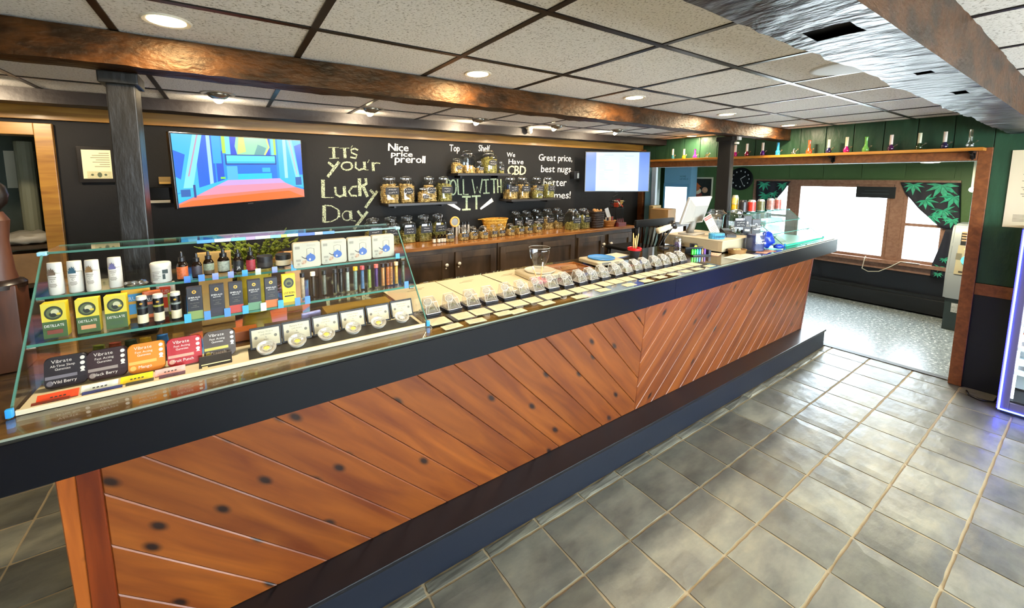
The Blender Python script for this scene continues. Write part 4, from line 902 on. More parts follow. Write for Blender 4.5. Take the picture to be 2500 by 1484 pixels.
def jar(x, y, z, w, h, fill, label, group, budm, lab='oval', rz=0, name='storage_jar', cat='jar', seed=1):
    t = thing(name, label, cat, (x, y, z), rz, group); k = (round(w, 2), round(h, 2))
    W_, H_ = k
    def part(nm, key, build, mat, par, sm=40, kind=None):
        kk = (nm, k, key)
        if kk in JP:
            o = mesh_obj(nm, JP[kk], par, kind=kind)
            return o
        o = build().obj(nm, mat, par, sm, kind=kind); JP[kk] = o.data; return o
    part('jar_body', 0, lambda: jar_mesh(G(), W_, H_), GLJ, t)
    if fill: part('buds', (round(fill, 1), budm.name, seed % 3), lambda: buds_mesh(W_, H_ * round(fill, 1) * .75, seed % 3, .016 if W_ > .11 else .012), budm, t, 40, 'stuff')
    r = W_ / 2
    lid = part('lid', 0, lambda: G().lathe([(r * .66, H_ * .89), (r * .74, H_ * .89), (r * .74, H_ * .93), (r * .6, H_ * .96), (r * .5, H_), (0, H_)], 20), LIDG, t)
    def wire():
        g = G(); g.tube([(r * .70 * math.cos(2*PI*q/16), r * .70 * math.sin(2*PI*q/16), H_ * .865) for q in range(16)], .0016, 5, True)
        g.tube([(-.004, -r * .70, H_ * .86), (-.010, -r * .82, H_ * .80), (-.010, -r * .80, H_ * .72), (.010, -r * .80, H_ * .72), (.010, -r * .82, H_ * .80), (.004, -r * .70, H_ * .86)], .0016, 5)
        g.tube([(-r * .72, 0, H_ * .87), (-r * .74, 0, H_ * .95), (0, -r * .1, H_ * 1.005), (r * .74, 0, H_ * .95), (r * .72, 0, H_ * .87)], .0016, 5); return g
    part('wire_clasp', 0, wire, WIRE, t, 1)
    if lab:
        def lb():
            g = G(); n = 12; zc_ = H_ * (.46 if W_ > .11 else .40); hw = r * (.62 if lab != 'wide' else .8); hh = H_ * .13; y_ = -r * 1.0 - .0012
            if lab == 'oval': g.face([(hw * math.cos(2*PI*q/20), y_, zc_ + hh * math.sin(2*PI*q/20)) for q in range(20)])
            else: g.box(-hw, hw, y_ - .0008, y_, zc_ - hh, zc_ + hh)
            return g
        lo = part('label', lab, lb, LABM, t, 0)
        def sc():
            q = random.Random(seed); g = G(); zc_ = H_ * (.46 if W_ > .11 else .40); y_ = -r - .0030
            for row in range(2):
                x = -r * .42; zz = zc_ + (.012 - row * .024) * H_ / .23
                while x < r * .40:
                    pts = [(x + i * .004, zz + q.uniform(-.006, .006) * H_ / .23) for i in range(4)]; g.ribbon(pts, .0022, XZ(y_)); x += .0165 * q.uniform(.7, 1.2)
            return g
        part('chalk_writing', (lab, seed % 4), sc, P('#d8d6ce', .8), lo, 0)
    return t
BUDA = noisy('bud_tan', ['#4a3a1c', '#8a7040', '#bfa264', '#d6c08a'], 45, .85, .5, 120, 0, .002)
BUDB = noisy('bud_green', ['#3a3a1a', '#6f6a34', '#9a9050', '#b8ae74'], 45, .85, .5, 120, 0, .002)
jar(3.562, 1.66, ZD, .12, .215, 0, 'large clear clip-top jar with black label on the till box', 'jars by the till', BUDB, 'wide', -.6, seed=3)
t = thing('clear_wrappers', 'heap of clear wrappers inside the black-labelled till jar', 'wrappers', (3.562, 1.66, ZD + .004))
g = G()
for k in range(26): g.ico((RN.uniform(-.03, .03), RN.uniform(-.03, .03), .012 + RN.uniform(0, .055)), .012, 1, (1, .8, .6))
g.obj('wrappers', P('#aeb4b6', .25), t, kind='stuff')
for x, y, h, c, nm, tx in ((3.70, 1.64, .245, '#121316', 'tall black carton with white hand emblem', 'HAND'), (3.765, 1.60, .215, '#2a2c30', 'dark grey carton with pale arch emblem', 'ARCH')):
    t = thing('product_carton', nm + ' behind the blue bag', 'carton', (x, y, zc), -.75)
    g = G(); g.box(-.032, .032, -.02, .02, 0, h, .0015); g.obj('box', P(c, .4), t)
    if tx == 'HAND':
        prn(t, .064, h, -.02, [(.18, .82, .46, .54, TXT), (.25, .75, .62, .64, GREYINK), (.25, .75, .66, .68, GREYINK), (.4, .6, .72, .8, TXT, 1), (.2, .8, .14, .30, P('#b9aaa0', .5), 1), (0, 1, 0, .12, P('#24489a', .5))], [])
    else: prn(t, .064, h, -.02, [(.15, .85, .55, .9, P('#0e0e10', .4)), (.3, .7, .7, .85, P('#8f9296', .4), 1), (.38, .62, .70, .80, P('#0e0e10', .4), 1), (.2, .8, .58, .62, TXT)], [])
t = thing('glass_jar', 'clear square shoulder jar of blue sachets at the bar edge', 'jar', (3.44, 1.453, zc), -.5)
g = G(); jar_mesh(g, .115, .21); g.obj('jar_body', GLJ, t, 40)
g = G(); g.lathe([(.037, .182), (.040, .184), (.040, .20), (.037, .205)], 20); g.obj('neck_ring', LIDG, t, 1)
g = G(); g.lathe([(0, .004), (.05, .004), (.05, .125), (0, .128)], 16, sq=4); g.obj('sachets', P('#26305e', .45, var=.35, vscale=30), t, 40)
g = G(); M0 = Vector((0, -.0588, .075)); g.text('GUM', (0, -.0592, .085), XR, ZU, .012, .05, 'c'); g.text('CREAMS', (0, -.0592, .062), XR, ZU, .014, .085, 'c'); g.obj('lettering', TXT, t)
t = thing('blue_bag', 'bright blue drawstring plastic bag slumped beside the sachet jar', 'bag', (3.62, 1.45, zc), -.5)
BB = P('#1238a8', .3, bump=.4, bscale=30)
g = G(); g.ico((0, 0, .07), .065, 3, (.95, .7, 1.05))
for v in g.b.verts: v.co += Vector((v.co.x, v.co.y, v.co.z - .07)).normalized() * (.022 * noise.noise(v.co * 24) + .010 * noise.noise(v.co * 60)); v.co.x *= 1 - .25 * max(0, v.co.z - .08) / .06; v.co.z = max(v.co.z, .0)
g.obj('bag', BB, t, 1)
g = G(); g.ico((.085, -.03, .02), .032, 2, (1.3, .8, .62))
for v in g.b.verts: v.co += Vector((1, 0, 1)) * .008 * noise.noise(v.co * 40); v.co.z = max(v.co.z, .0)
g.obj('bag_fold', BB, t, 1)
t = thing('wooden_ashtray', 'oval brown tray with cigarette stubs at the bar edge', 'ashtray', (3.215, 1.475, zc), -.3)
g = G(); g.lathe([(0, 0), (.07, 0), (.078, .030), (.070, .030), (.062, .012), (0, .010)], 28, asp=.6); g.obj('tray', P('#7d5c2e', .45, var=.2), t, 40)
for k in range(5): g = G(); g.tube([(-.03 + .015 * k, -.01, .014), (-.02 + .014 * k, .012, .030)], .004, 6); g.obj('stub', P('#d8c690', .6), t, 1)
t = thing('lighter_box', 'black display tray of neon green and teal lighters', 'display box', (2.90, 1.60, zc), -.35)
g = G(); g.box(-.075, .075, -.045, .045, 0, .008, .001); g.box(-.075, .075, .035, .045, .008, .05); g.box(.055, .075, -.045, .035, .008, .04); g.obj('tray', BLK, t)
for k, c in enumerate(('#35e01c', '#28d83a', '#18c48a', '#2a86d8', '#8f6a2c', '#6f3fa8')):
    g = G(); g.M = Matrix.Translation((-.062 + .021 * k, -.02, .008)); g.lathe([(0, 0), (.009, 0), (.009, .032), (.006, .034), (.006, .04), (0, .041)], 10, asp=.7); s = g.obj('lighter', P(c, .2, emit=0, coat=.5), t, 40)
t = thing('candle_tin', 'small black octagonal box with yellow top picture', 'box', (3.085, 1.74, zc), -.4)
g = G(); g.lathe([(0, 0), (.026, 0), (.028, .046), (0, .046)], 8); g.obj('box', BLK, t); prn(t, .04, .046, -.0275, [(.15, .85, .15, .85, P('#c6c02a', .5), 1)], [])
t = thing('small_jar', 'small clear jar of violet sweets between lighters and till box', 'jar', (3.045, 1.845, zc))
g = G(); g.lathe([(0, 0), (.032, 0), (.034, .06), (.028, .07), (.03, .085), (0, .087)], 20); g.obj('jar', CL2, t, 40)
g = G()
for k in range(22): g.ico((RN.uniform(-.02, .02), RN.uniform(-.02, .02), .012 + RN.uniform(0, .035)), .009, 1)
g.obj('sweets', P('#7d6aa0', .4), t, kind='stuff')
for i, (x, y, w_, d_, rz, c, nm) in enumerate(((3.10, 1.395, .30, .11, .06, '#e6dcc2', 'cream printed sheet lying at the bar edge under the ashtray'), (3.43, 1.39, .14, .07, .2, '#d89a86', 'salmon leaflet fanned at the bar edge'), (3.50, 1.385, .12, .06, -.1, '#c98a72', 'rust coloured leaflet fanned beside the salmon one'), (3.02, 1.55, .12, .09, .3, '#e6b8a0', 'pinkish slip lying before the till box'))):
    t = thing('leaflet', nm, 'leaflet', (x, y, zc), rz); g = G(); g.box(-w_/2, w_/2, -d_/2, d_/2, 0, .001 + .0004 * i); g.obj('sheet', P(c, .7), t)
    g = G(); z_ = .0012 + .0004 * i
    for k in range(4): g.box(-w_ * .35, w_ * (.1 + .06 * k), -d_ * .3 + k * d_ * .18, -d_ * .26 + k * d_ * .18, z_, z_ + .0002)
    g.obj('print', P('#8f7f66', .7), t)
t = thing('gooseneck_lamp', 'black gooseneck desk lamp with pale conical shade behind the pods', 'lamp', (2.94, 1.90, zc))
g = G(); g.lathe([(0, 0), (.04, 0), (.038, .012), (0, .014)], 20); g.obj('base', BLK, t, 40)
g = G(); g.tube([(0, 0, .012), (.0, .0, .06), (.03, .0, .10), (.075, .0, .135), (.11, 0, .165)], .006, 8); g.obj('gooseneck', BLK, t, 1)
g = G(); g.tube([(-.05, .01, .02), (.02, .02, .075), (.07, .01, .12)], .003, 6); g.obj('cable', BLK, t, 1)
g = G(); g.tube([(.14, -.01, .155), (.115, 0, .175), (.09, .005, .195)], [.012, .028, .030], 12); g.obj('lamp_head', BLK, t, 1)
g = G(); g.tube([(.092, .005, .172), (.03, .03, .15), (-.02, .05, .135)], [.020, .024, .026], 12); g.obj('shade', P('#ded4b8', .5), t, 1)

# ---- the far glass case and its cans
case2, yy2 = glass_case('sloped glass display case on right end of bar, cans along its top', 3.84, 4.66, 1.40, 1.69, 1.865, 1.322, (1.24, 1.16), glass('tinted_glass', (.80, .94, .93), .8, .06), P('#3f9f8c', .15))

D2 = Matrix.Translation(tuple(-c for c in case2.location))
g = G(); g.M = D2; g.box(3.85, 4.645, 1.42, 1.855, 1.0718, 1.076); g.obj('base_tray', P('#cfdad4', .3), case2)
g = G(); g.M = D2; g.box(3.845, 4.655, 1.392, 1.399, 1.0718, 1.088); g.obj('front_edge', P((.05, .55, .33), .15), case2)
g = G(); g.M = D2; g.box(4.30, 4.36, 1.845, 1.86, 1.076, 1.32); g.obj('back_post', P('#8fa6ac', .4), case2)
def can(x, y, h, r, label, c1, panels):
    t = thing('drink_can', label, 'can', (x, y, 1.3275), -.9)
    g = G(); g.lathe([(0, 0), (r * .75, 0), (r, h * .06), (r, h * .86), (r * .78, h * .97), (r * .8, h), (0, h * .985)], 20); g.obj('can', P(c1, .3, .6), t, 40)
    for z0, z1, c in panels: g = G(); g.lathe([(r * 1.01, h * z0), (r * 1.01, h * z1)], 20); g.obj('label_band', P(c, .35, var=.3, vscale=40), t, 1)
can(3.885, 1.83, .15, .026, 'tall slim can with yellow square label by the black post', '#d8cfa8', ((.12, .45, '#e2b420'), (.5, .85, '#e6cf6a')))
can(3.885, 1.76, .108, .032, 'short black can with white lettering beside tall slim can', '#4a4a4c', ((.08, .84, '#2a2626'),))
can(3.955, 1.72, .11, .031, 'short bright red can on the far glass case', '#c8ccd0', ((.1, .84, '#c8382a'),))
can(4.105, 1.71, .112, .030, 'short olive patterned can before the curtain', '#c8ccd0', ((.1, .84, '#6a6a42'),))
can(4.31, 1.715, .114, .030, 'short dusty pink can, second from right on the glass case', '#c8ccd0', ((.1, .84, '#b08478'),))
can(4.46, 1.715, .114, .030, 'short coral can at right end of the far glass case', '#c8ccd0', ((.1, .84, '#c2685a'),))
k = 0
for z, xs_ in ((1.2405, (3.98, 4.07, 4.17, 4.27, 4.38, 4.48)), (1.1605, (3.98, 4.08, 4.19, 4.29, 4.40))):
    for x in xs_:
        t = thing('accessory_box', 'small grey box on a far case shelf, %s counting along both shelves' % ORD[k], 'box', (x, 1.80, z), RN.uniform(-.2, .2), 'small grey boxes in the far case'); k += 1
        g = G(); g.box(-.028, .028, -.02, .02, 0, .052, .002); g.obj('box', P(('#8f9c9c', '#6f8088', '#a5a898')[k % 3], .5), t); prn(t, .056, .052, -.02, [(.15, .85, .3, .8, P('#4a565c', .5))], [])
t = thing('paper_cone', 'white folded paper lying on far glass case floor', 'paper', (4.10, 1.56, 1.0765)); g = G(); g.lathe([(.07, 0), (.0, .055)], 3); g.face([(.07 * math.cos(2*PI*(i+.5)/3), .07 * math.sin(2*PI*(i+.5)/3), 0) for i in range(3)]); g.obj('paper', WHITE, t)

# ================================================================ CHALK LETTERING
CH_A= [([(0.715,1.883),(0.797,1.886)],0.005),([(0.755,1.884),(0.757,1.798)],0.023),([(0.72,1.794),(0.796,1.799)],0.005),([(0.805,1.881),(0.883,1.884)],0.005),([(0.843,1.882),(0.846,1.8)],0.024),([(0.897,1.887),(0.911,1.907)],0.006),([(0.955,1.87),(0.93,1.883),(0.897,1.873),(0.901,1.846),(0.945,1.828),(0.933,1.802),(0.889,1.809)],0.014),([(0.709,1.764),(0.754,1.724)],0.02),([(0.796,1.769),(0.699,1.643)],0.023),([(0.905,1.735),(0.9,1.72),(0.887,1.708),(0.868,1.702),(0.847,1.702),(0.829,1.708),(0.817,1.719),(0.813,1.733),(0.818,1.748),(0.831,1.76),(0.85,1.766),(0.87,1.767),(0.889,1.761),(0.901,1.749),(0.905,1.735)],0.013),([(0.895,1.76),(0.899,1.715)],0.015),([(0.932,1.771),(0.93,1.721),(0.957,1.702),(1.003,1.716)],0.015),([(1.005,1.773),(1.008,1.705)],0.023),([(1.008,1.704),(1.04,1.702)],0.005),([(1.033,1.765),(1.048,1.791)],0.006),([(1.08,1.769),(1.083,1.694)],0.024),([(1.085,1.754),(1.112,1.766),(1.144,1.761)],0.01),([(0.662,1.621),(0.658,1.472)],0.028),([(0.658,1.474),(0.744,1.472)],0.007),([(0.756,1.56),(0.759,1.499),(0.79,1.479),(0.823,1.492)],0.018),([(0.828,1.565),(0.833,1.481)],0.025),([(0.833,1.48),(0.855,1.479)],0.005),([(0.936,1.562),(0.897,1.559),(0.865,1.519),(0.883,1.485),(0.933,1.481)],0.016),([(0.958,1.631),(0.958,1.477)],0.028),([(1.012,1.631),(1.016,1.582),(0.967,1.56)],0.023),([(0.987,1.563),(1.024,1.47)],0.026),([(1.049,1.53),(1.077,1.498)],0.022),([(1.113,1.52),(1.001,1.375)],0.024),([(0.663,1.409),(0.657,1.269)],0.028),([(0.666,1.41),(0.718,1.404),(0.77,1.371),(0.784,1.337),(0.761,1.293),(0.712,1.271),(0.655,1.27)],0.009),([(0.777,1.365),(0.778,1.303)],0.018),([(0.882,1.312),(0.878,1.294),(0.866,1.281),(0.851,1.274),(0.834,1.275),(0.819,1.283),(0.808,1.298),(0.805,1.316),(0.81,1.333),(0.821,1.347),(0.836,1.354),(0.854,1.353),(0.869,1.345),(0.879,1.33),(0.882,1.312)],0.01),([(0.873,1.355),(0.876,1.281)],0.026),([(0.875,1.274),(0.914,1.264)],0.006),([(0.934,1.352),(0.972,1.298)],0.021),([(1.02,1.342),(0.895,1.193)],0.025)]
CH_B= [([(1.903,1.539),(1.9,1.507),(1.89,1.482),(1.877,1.468),(1.862,1.468),(1.849,1.483),(1.84,1.508),(1.837,1.54),(1.84,1.572),(1.85,1.597),(1.863,1.611),(1.878,1.611),(1.891,1.596),(1.9,1.571),(1.903,1.539)],0.015),([(1.919,1.62),(1.928,1.469),(1.97,1.467)],0.016),([(1.984,1.619),(1.988,1.466),(2.044,1.466)],0.015),([(2.088,1.619),(2.12,1.468),(2.146,1.543),(2.181,1.474),(2.209,1.622)],0.014),([(2.218,1.611),(2.291,1.614)],0.014),([(2.254,1.611),(2.259,1.472)],0.016),([(2.222,1.473),(2.301,1.475)],0.014),([(2.31,1.617),(2.385,1.618)],0.014),([(2.352,1.618),(2.357,1.47)],0.017),([(2.399,1.618),(2.405,1.473)],0.015),([(2.442,1.618),(2.448,1.472)],0.015),([(2.399,1.54),(2.443,1.539)],0.012),([(1.97,1.445),(2.07,1.442)],0.019),([(2.022,1.444),(2.021,1.312)],0.023),([(1.969,1.314),(2.069,1.314)],0.018),([(2.083,1.446),(2.19,1.447)],0.018),([(2.138,1.444),(2.138,1.311)],0.022),([(1.801,1.62),(1.805,1.472)],0.014),([(1.801,1.619),(1.836,1.605),(1.835,1.555),(1.803,1.546)],0.013),([(1.808,1.546),(1.84,1.471)],0.013)]
def chalk(name, col, thr):
    m, nt, n, l, b = newmat(name)
    tc = n.new('ShaderNodeTexCoord'); nz = n.new('ShaderNodeTexNoise'); nz.inputs['Scale'].default_value = 210; nz.inputs['Detail'].default_value = 2
    l.new(tc.outputs['Object'], nz.inputs['Vector']); cr = n.new('ShaderNodeValToRGB'); e = cr.color_ramp.elements
    e[0].position = thr - .05; e[1].position = thr + .06; e[0].color = (.03, .03, .027, 1); e[1].color = (*lin(col), 1)
    l.new(nz.outputs['Fac'], cr.inputs[0]); l.new(cr.outputs[0], b.inputs['Base Color']); b.inputs['Roughness'].default_value = .9; return m
CHK_A = chalk('chalk_green', '#b4be9a', .46); CHK_B = chalk('chalk_yellow_green', '#bccaa0', .40); CHK_W = chalk('chalk_white', '#dedad2', .34); CHK_Y = chalk('chalk_cream', '#e3d3a0', .36)
yb_ = 3.4885
def strokes(lst, mat):
    g = G()
    for i, (p, w) in enumerate(lst): g.ribbon(p, w, XZ(yb_ - .0001 * (i % 5)))
    g.obj('chalk_lettering', mat, wall_back)
strokes(CH_A, CHK_A); strokes(CH_B, CHK_B)
g = G(); g.ribbon([(1.807, 1.399), (1.948, 1.315)], [.046, .02], XZ(yb_)); g.ribbon([(2.338, 1.404), (2.186, 1.312)], [.046, .02], XZ(yb_)); g.obj('chalk_drawing', CHK_W, wall_back)
for s, x, z, w, h, m in (('Nice', 1.218, 1.875, .189, .066, CHK_W), ('price', 1.244, 1.827, .202, .046, CHK_W), ('preroll', 1.277, 1.772, .295, .066, CHK_W), ('Top', 1.832, 1.89, .112, .065, CHK_W), ('Shelf', 2.164, 1.901, .136, .064, CHK_W), ('We', 2.516, 1.854, .11, .047, CHK_W), ('Have', 2.54, 1.779, .2, .054, CHK_W), ('CBD', 2.526, 1.664, .248, .099, CHK_Y), ('Great price,', 2.957, 1.823, .521, .075, CHK_W), ('best nugs,', 2.994, 1.694, .489, .08, CHK_W), ('better', 3.033, 1.534, .359, .085, CHK_W), ('times!', 3.107, 1.385, .356, .085, CHK_W)):
    g = G(); bold = s in ('Nice', 'price', 'preroll', 'CBD')
    for d in ((0, 0), (.003, .001), (.0015, -.001), (.0045, 0)) if bold else ((0, 0), (.0015, .001)):
        g.text(s, (x + d[0], yb_ - d[0] * .01, z + d[1]), XR, ZU, h, w, slant=.05)
    g.obj('chalk_lettering', m, wall_back)

# ================================================================ BACK BAR
for i, (x0, x1, nm) in enumerate(((.11, 1.12, 'leftmost, half hidden behind the glass case'), (1.13, 2.105, 'with white knobs, nearest the glass case'), (2.115, 3.13, 'without visible knobs, in the middle'), (3.14, 4.08, 'with white knobs, beside the black chair'))):
    t = thing('base_cabinet', 'dark stained back bar cabinet %s' % nm, 'cabinet', ((x0 + x1) / 2, 3.28, 0), 0, 'back bar cabinets'); hw = (x1 - x0) / 2
    g = G(); g.box(-hw, hw, -.21, .205, .09, 1.028); g.box(-hw, hw, -.17, .205, 0, .09); g.obj('body', CABW, t)
    for s in (-1, 1):
        a, b_ = (-hw + .02, -.035) if s < 0 else (.035, hw - .02)
        g = G(); y0, y1 = -.232, -.211; q = .062
        g.box(a, a + q, y0, y1, .12, .985, .003); g.box(b_ - q, b_, y0, y1, .12, .985, .003); g.box(a + q, b_ - q, y0, y1, .12, .12 + q, .003); g.box(a + q, b_ - q, y0, y1, .985 - q, .985, .003)
        g.box(a + q, b_ - q, -.222, y1, .12 + q, .985 - q)
        d = g.obj('door', CABW, t)
        if i in (1, 3):
            kx = -.062 if s < 0 else .062
            g = G(); g.M = Matrix.Translation((kx, -.232, .885)) @ Matrix.Rotation(PI / 2, 4, 'X'); g.lathe([(.005, 0), (.005, .012), (.014, .016), (.016, .024), (.011, .032), (0, .034)], 14); g.obj('knob', P('#e4e0d6', .2, coat=.5), d, 1)
            g = G(); g.M = Matrix.Translation((kx, -.232, .852)) @ Matrix.Rotation(PI / 2, 4, 'X'); g.lathe([(.006, 0), (.008, .005), (0, .009)], 12); g.obj('catch_button', P('#c9c4b6', .3), d, 1)
t = thing('back_worktop', 'orange-brown wooden worktop along the back bar holding the jars', 'worktop', (2.1, 3.27, 1.0285))
g = G(); g.box(-2.0, 1.99, -.23, .215, 0, .031, .003); g.obj('top', BTOPW, t)

def shelf(x0, x1, z, label):
    t = thing('wall_shelf', label, 'shelf', ((x0 + x1) / 2, 3.39, z)); hw = (x1 - x0) / 2
    g = G(); g.box(-hw, hw, -.13, .095, -.022, 0, .002); g.obj('board', P('#26221f', .4), t)
    for s in (-.7, .7): g = G(); g.box(s * hw - .008, s * hw + .008, -.02, .098, -.045, -.022); g.obj('bracket', DKIRON, t)
shelf(1.13, 1.79, 1.416, 'dark wall shelf under the Nice price preroll lettering, with five jars')
shelf(1.80, 2.42, 1.676, 'short dark wall shelf between Top and Shelf lettering')
shelf(2.42, 3.10, 1.412, 'dark wall shelf under the CBD lettering, with five jars')
k = 0
for nm, grp, lst in (('left wall shelf', 'jars on the left wall shelf', ((1.185, 3.385, 1.4165, .15, .232, .9, BUDA, 'wide'), (1.34, 3.39, 1.4165, .142, .232, .9, BUDA, 'oval'), (1.475, 3.31, 1.4165, .095, .133, .9, BUDA, 'oval'), (1.578, 3.418, 1.4165, .13, .232, .8, BUDA, 'oval'), (1.718, 3.39, 1.4165, .135, .232, .9, BUDB, 'wide'))),
                     ('top wall shelf', 'jars on the top wall shelf', ((1.845, 3.37, 1.6765, .105, .135, .9, BUDA, 'oval'), (1.985, 3.40, 1.6765, .145, .222, .4, BUDA, 'none'), (2.102, 3.37, 1.6765, .065, .125, .5, BUDA, 'wide'), (2.232, 3.40, 1.6765, .15, .225, .9, BUDB, 'oval'), (2.365, 3.38, 1.6765, .06, .12, .3, BUDB, 'wide'))),
                     ('right wall shelf', 'jars on the right wall shelf', ((2.50, 3.40, 1.4125, .145, .23, .5, BUDA, 'wide'), (2.66, 3.40, 1.4125, .135, .23, .8, BUDA, 'wide'), (2.79, 3.307, 1.4125, .095, .11, .9, BUDB, 'oval'), (2.875, 3.42, 1.4125, .13, .23, .7, BUDA, 'wide'), (3.025, 3.40, 1.4125, .13, .23, .8, BUDB, 'wide'))),
                     ('worktop left of the wicker bowl', 'big jars on the back worktop', ((1.02, 3.35, 1.06, .138, .236, .7, BUDB, 'wide'), (1.18, 3.36, 1.06, .138, .236, .7, BUDB, 'wide'), (1.335, 3.37, 1.06, .140, .236, .5, BUDB, 'wide'), (1.495, 3.37, 1.06, .135, .236, .7, BUDB, 'wide'), (1.645, 3.38, 1.06, .135, .236, .8, BUDB, 'wide'))),
                     ('worktop right of the wicker bowl', 'big jars on the back worktop', ((2.575, 3.40, 1.06, .13, .222, .3, BUDB, 'wide'), (2.72, 3.40, 1.06, .128, .222, .2, BUDB, 'wide'), (2.865, 3.40, 1.06, .13, .225, .3, BUDB, 'wide'), (3.01, 3.39, 1.06, .132, .228, .7, BUDA, 'wide'), (3.155, 3.385, 1.06, .13, .23, .4, BUDA, 'wide'), (3.215, 3.20, 1.06, .15, .232, .4, BUDB, 'wide'), (3.385, 3.20, 1.06, .135, .232, .8, BUDB, 'wide')))):
    for i, (x, y, z, w, h, f, bm_, lb) in enumerate(lst):
        k += 1
        jar(x, y, z, w, h, f, '%s clip-top jar of buds, %s from left on the %s' % ('big' if w > .12 else 'small', ORD[i], nm), grp, bm_, None if lb == 'none' else lb, 0, seed=k)
for i, (x, y, w) in enumerate(((1.66, 3.19, .092), (1.815, 3.20, .088), (1.925, 3.21, .085), (2.03, 3.19, .09), (2.15, 3.20, .072), (2.245, 3.21, .08), (2.36, 3.205, .084), (2.485, 3.215, .078), (2.60, 3.22, .078), (2.725, 3.225, .08))):
    jar(x, y, 1.06, w, .122, .6, 'small labelled clip-top jar, %s from left in the front row on the worktop' % ORD[i], 'small jars in the front row of the worktop', BUDA, 'oval' if i in (2, 3, 6) else 'wide', 0, seed=i + 40)
for i, x in enumerate((1.515, 1.555, 1.59, 1.615)):
    t = thing('vial_bottle', 'tiny dark bottle with white label, %s from left before the big jars' % ORD[i], 'bottle', (x, 3.19 - .01 * (i % 2), 1.06), 0, 'tiny white-labelled bottles')
    g = G(); g.lathe([(0, 0), (.015, 0), (.015, .05), (.009, .056), (.01, .07), (0, .07)], 14); g.obj('bottle', AMB, t, 40)
    g = G(); g.lathe([(.0154, .006), (.0154, .038)], 14); g.obj('label', PAPER, t, 1)
for i in range(6):
    t = thing('white_vial', 'slim white vial standing at the wall behind the small jars, %s from left' % ORD[i], 'vial', (1.83 + .034 * i, 3.43 - .012 * (i % 2), 1.0597), 0, 'slim white vials by the wall')
    g = G(); g.lathe([(0, 0), (.011, 0), (.011, .13), (0, .132)], 10); g.obj('tube', WHITE if i % 3 else P('#8a8a86', .4), t, 40); g = G(); g.lathe([(.0115, .112), (.0115, .138), (0, .139)], 10); g.obj('cap', BLK, t, 40)
WICK = noisy('wicker', ['#8a5a18', '#c9922e', '#e0b04c'], 60, .6, .8, None, 0, .004)
def basket(name, label, x, y, z, r0, r1, h, mat, rows, n=24, asp=.7, sq=0, group=None):
    t = thing(name, label, 'basket', (x, y, z))
    g = G(); g.lathe([(0, .003), (r0, .003)] + [(r0 + (r1 - r0) * i / rows + (.003 if i % 2 else 0), .003 + h * i / rows) for i in range(rows + 1)] + [(r1 - .008, h), (r0 - .004, .012), (0, .012)], n, sq=sq, asp=asp); g.obj('weave', mat, t)
    g = G(); g.tube([(math.copysign(abs(math.cos(2*PI*q/28)) ** (2/(sq or 2)), math.cos(2*PI*q/28)) * r1, math.copysign(abs(math.sin(2*PI*q/28)) ** (2/(sq or 2)), math.sin(2*PI*q/28)) * r1 * asp, h) for q in range(28)], .006, 6, True); g.obj('rim', mat, t, 1); return t
t = basket('wicker_basket', 'yellow wicker bowl basket with pointed rim behind the small jars', 2.28, 3.36, 1.06, .10, .15, .155, WICK, 12, asp=.6)
g = G(); g.tube([(-.12, 0, .155), (-.16, -.02, .165), (-.215, -.02, .163)], [.008, .006, .003], 6); g.obj('rim_tip', WICK, t, 1)
t = thing('wooden_ring', 'round pale wooden ring hanging before the rightmost left-hand big jar', 'ring', (1.74, 3.22, 1.182))
g = G(); g.tube([(.042 * math.cos(2*PI*q/24), .0, .050 + .042 * math.sin(2*PI*q/24)) for q in range(24)], .009, 8, True); g.obj('ring', P('#d8a24a', .4), t, 1)
g = G(); g.M = Matrix.Translation((0, .004, .05)) @ Matrix.Rotation(PI / 2, 4, 'X'); g.cyl((0, 0, 0), .036, .006, 20); g.obj('disc', P('#8a857c', .2, .4), t)
DWICK = noisy('dark_wicker', ['#120c08', '#2b1d14', '#40301f'], 50, .6, .8, None, 0, .004)
t = basket('dark_basket', 'tall dark woven square basket right of the big jars', 3.545, 3.16, 1.06, .075, .09, .185, DWICK, 14, asp=.8, sq=5)
g = G()
for q in range(10): g.ico((RN.uniform(-.05, .06), RN.uniform(-.04, .04), .185 + RN.uniform(0, .02)), .022, 1, (1, .5, .8))
g.obj('packets', P('#b98a54', .5, var=.4, vscale=30), t, kind='stuff')
t = basket('bread_basket', 'low tan woven basket of small items by the wire rack', 3.76, 3.14, 1.06, .06, .085, .07, P('#b98342', .6, bump=.8, bscale=120), 7, asp=.7)
for q in range(9):
    g = G(); a = RN.uniform(0, 6); g.cyl((.05 * math.cos(q * .7), .03 * math.sin(q * .7), .05), .010, .05 + RN.uniform(0, .02), 8); g.obj('pen_tin', P(RN.choice(['#2a2a2c', '#d8d4cc', '#8a3a34', '#c9b89a']), .4), t)
t = thing('wire_snack_rack', 'black wire basket stand of snack packets at right end of worktop', 'rack', (3.96, 3.20, 1.06))
g = G(); Wr = DKIRON
g.tube([(.07 * math.cos(2*PI*q/20), .06 * math.sin(2*PI*q/20), .004) for q in range(20)], .003, 5, True); g.tube([(.085 * math.cos(2*PI*q/20), .07 * math.sin(2*PI*q/20), .21) for q in range(20)], .003, 5, True); g.tube([(.10 * math.cos(2*PI*q/20), .08 * math.sin(2*PI*q/20), .29) for q in range(20)], .003, 5, True)
for q in range(10):
    c_, s_ = math.cos(2*PI*q/10), math.sin(2*PI*q/10); g.tube([(.085 * c_, .07 * s_, .21), (.10 * c_, .08 * s_, .29)], .002, 4)
    if q % 3 == 0: g.tube([(.07 * c_, .06 * s_, .004), (.085 * c_, .07 * s_, .21)], .003, 5)
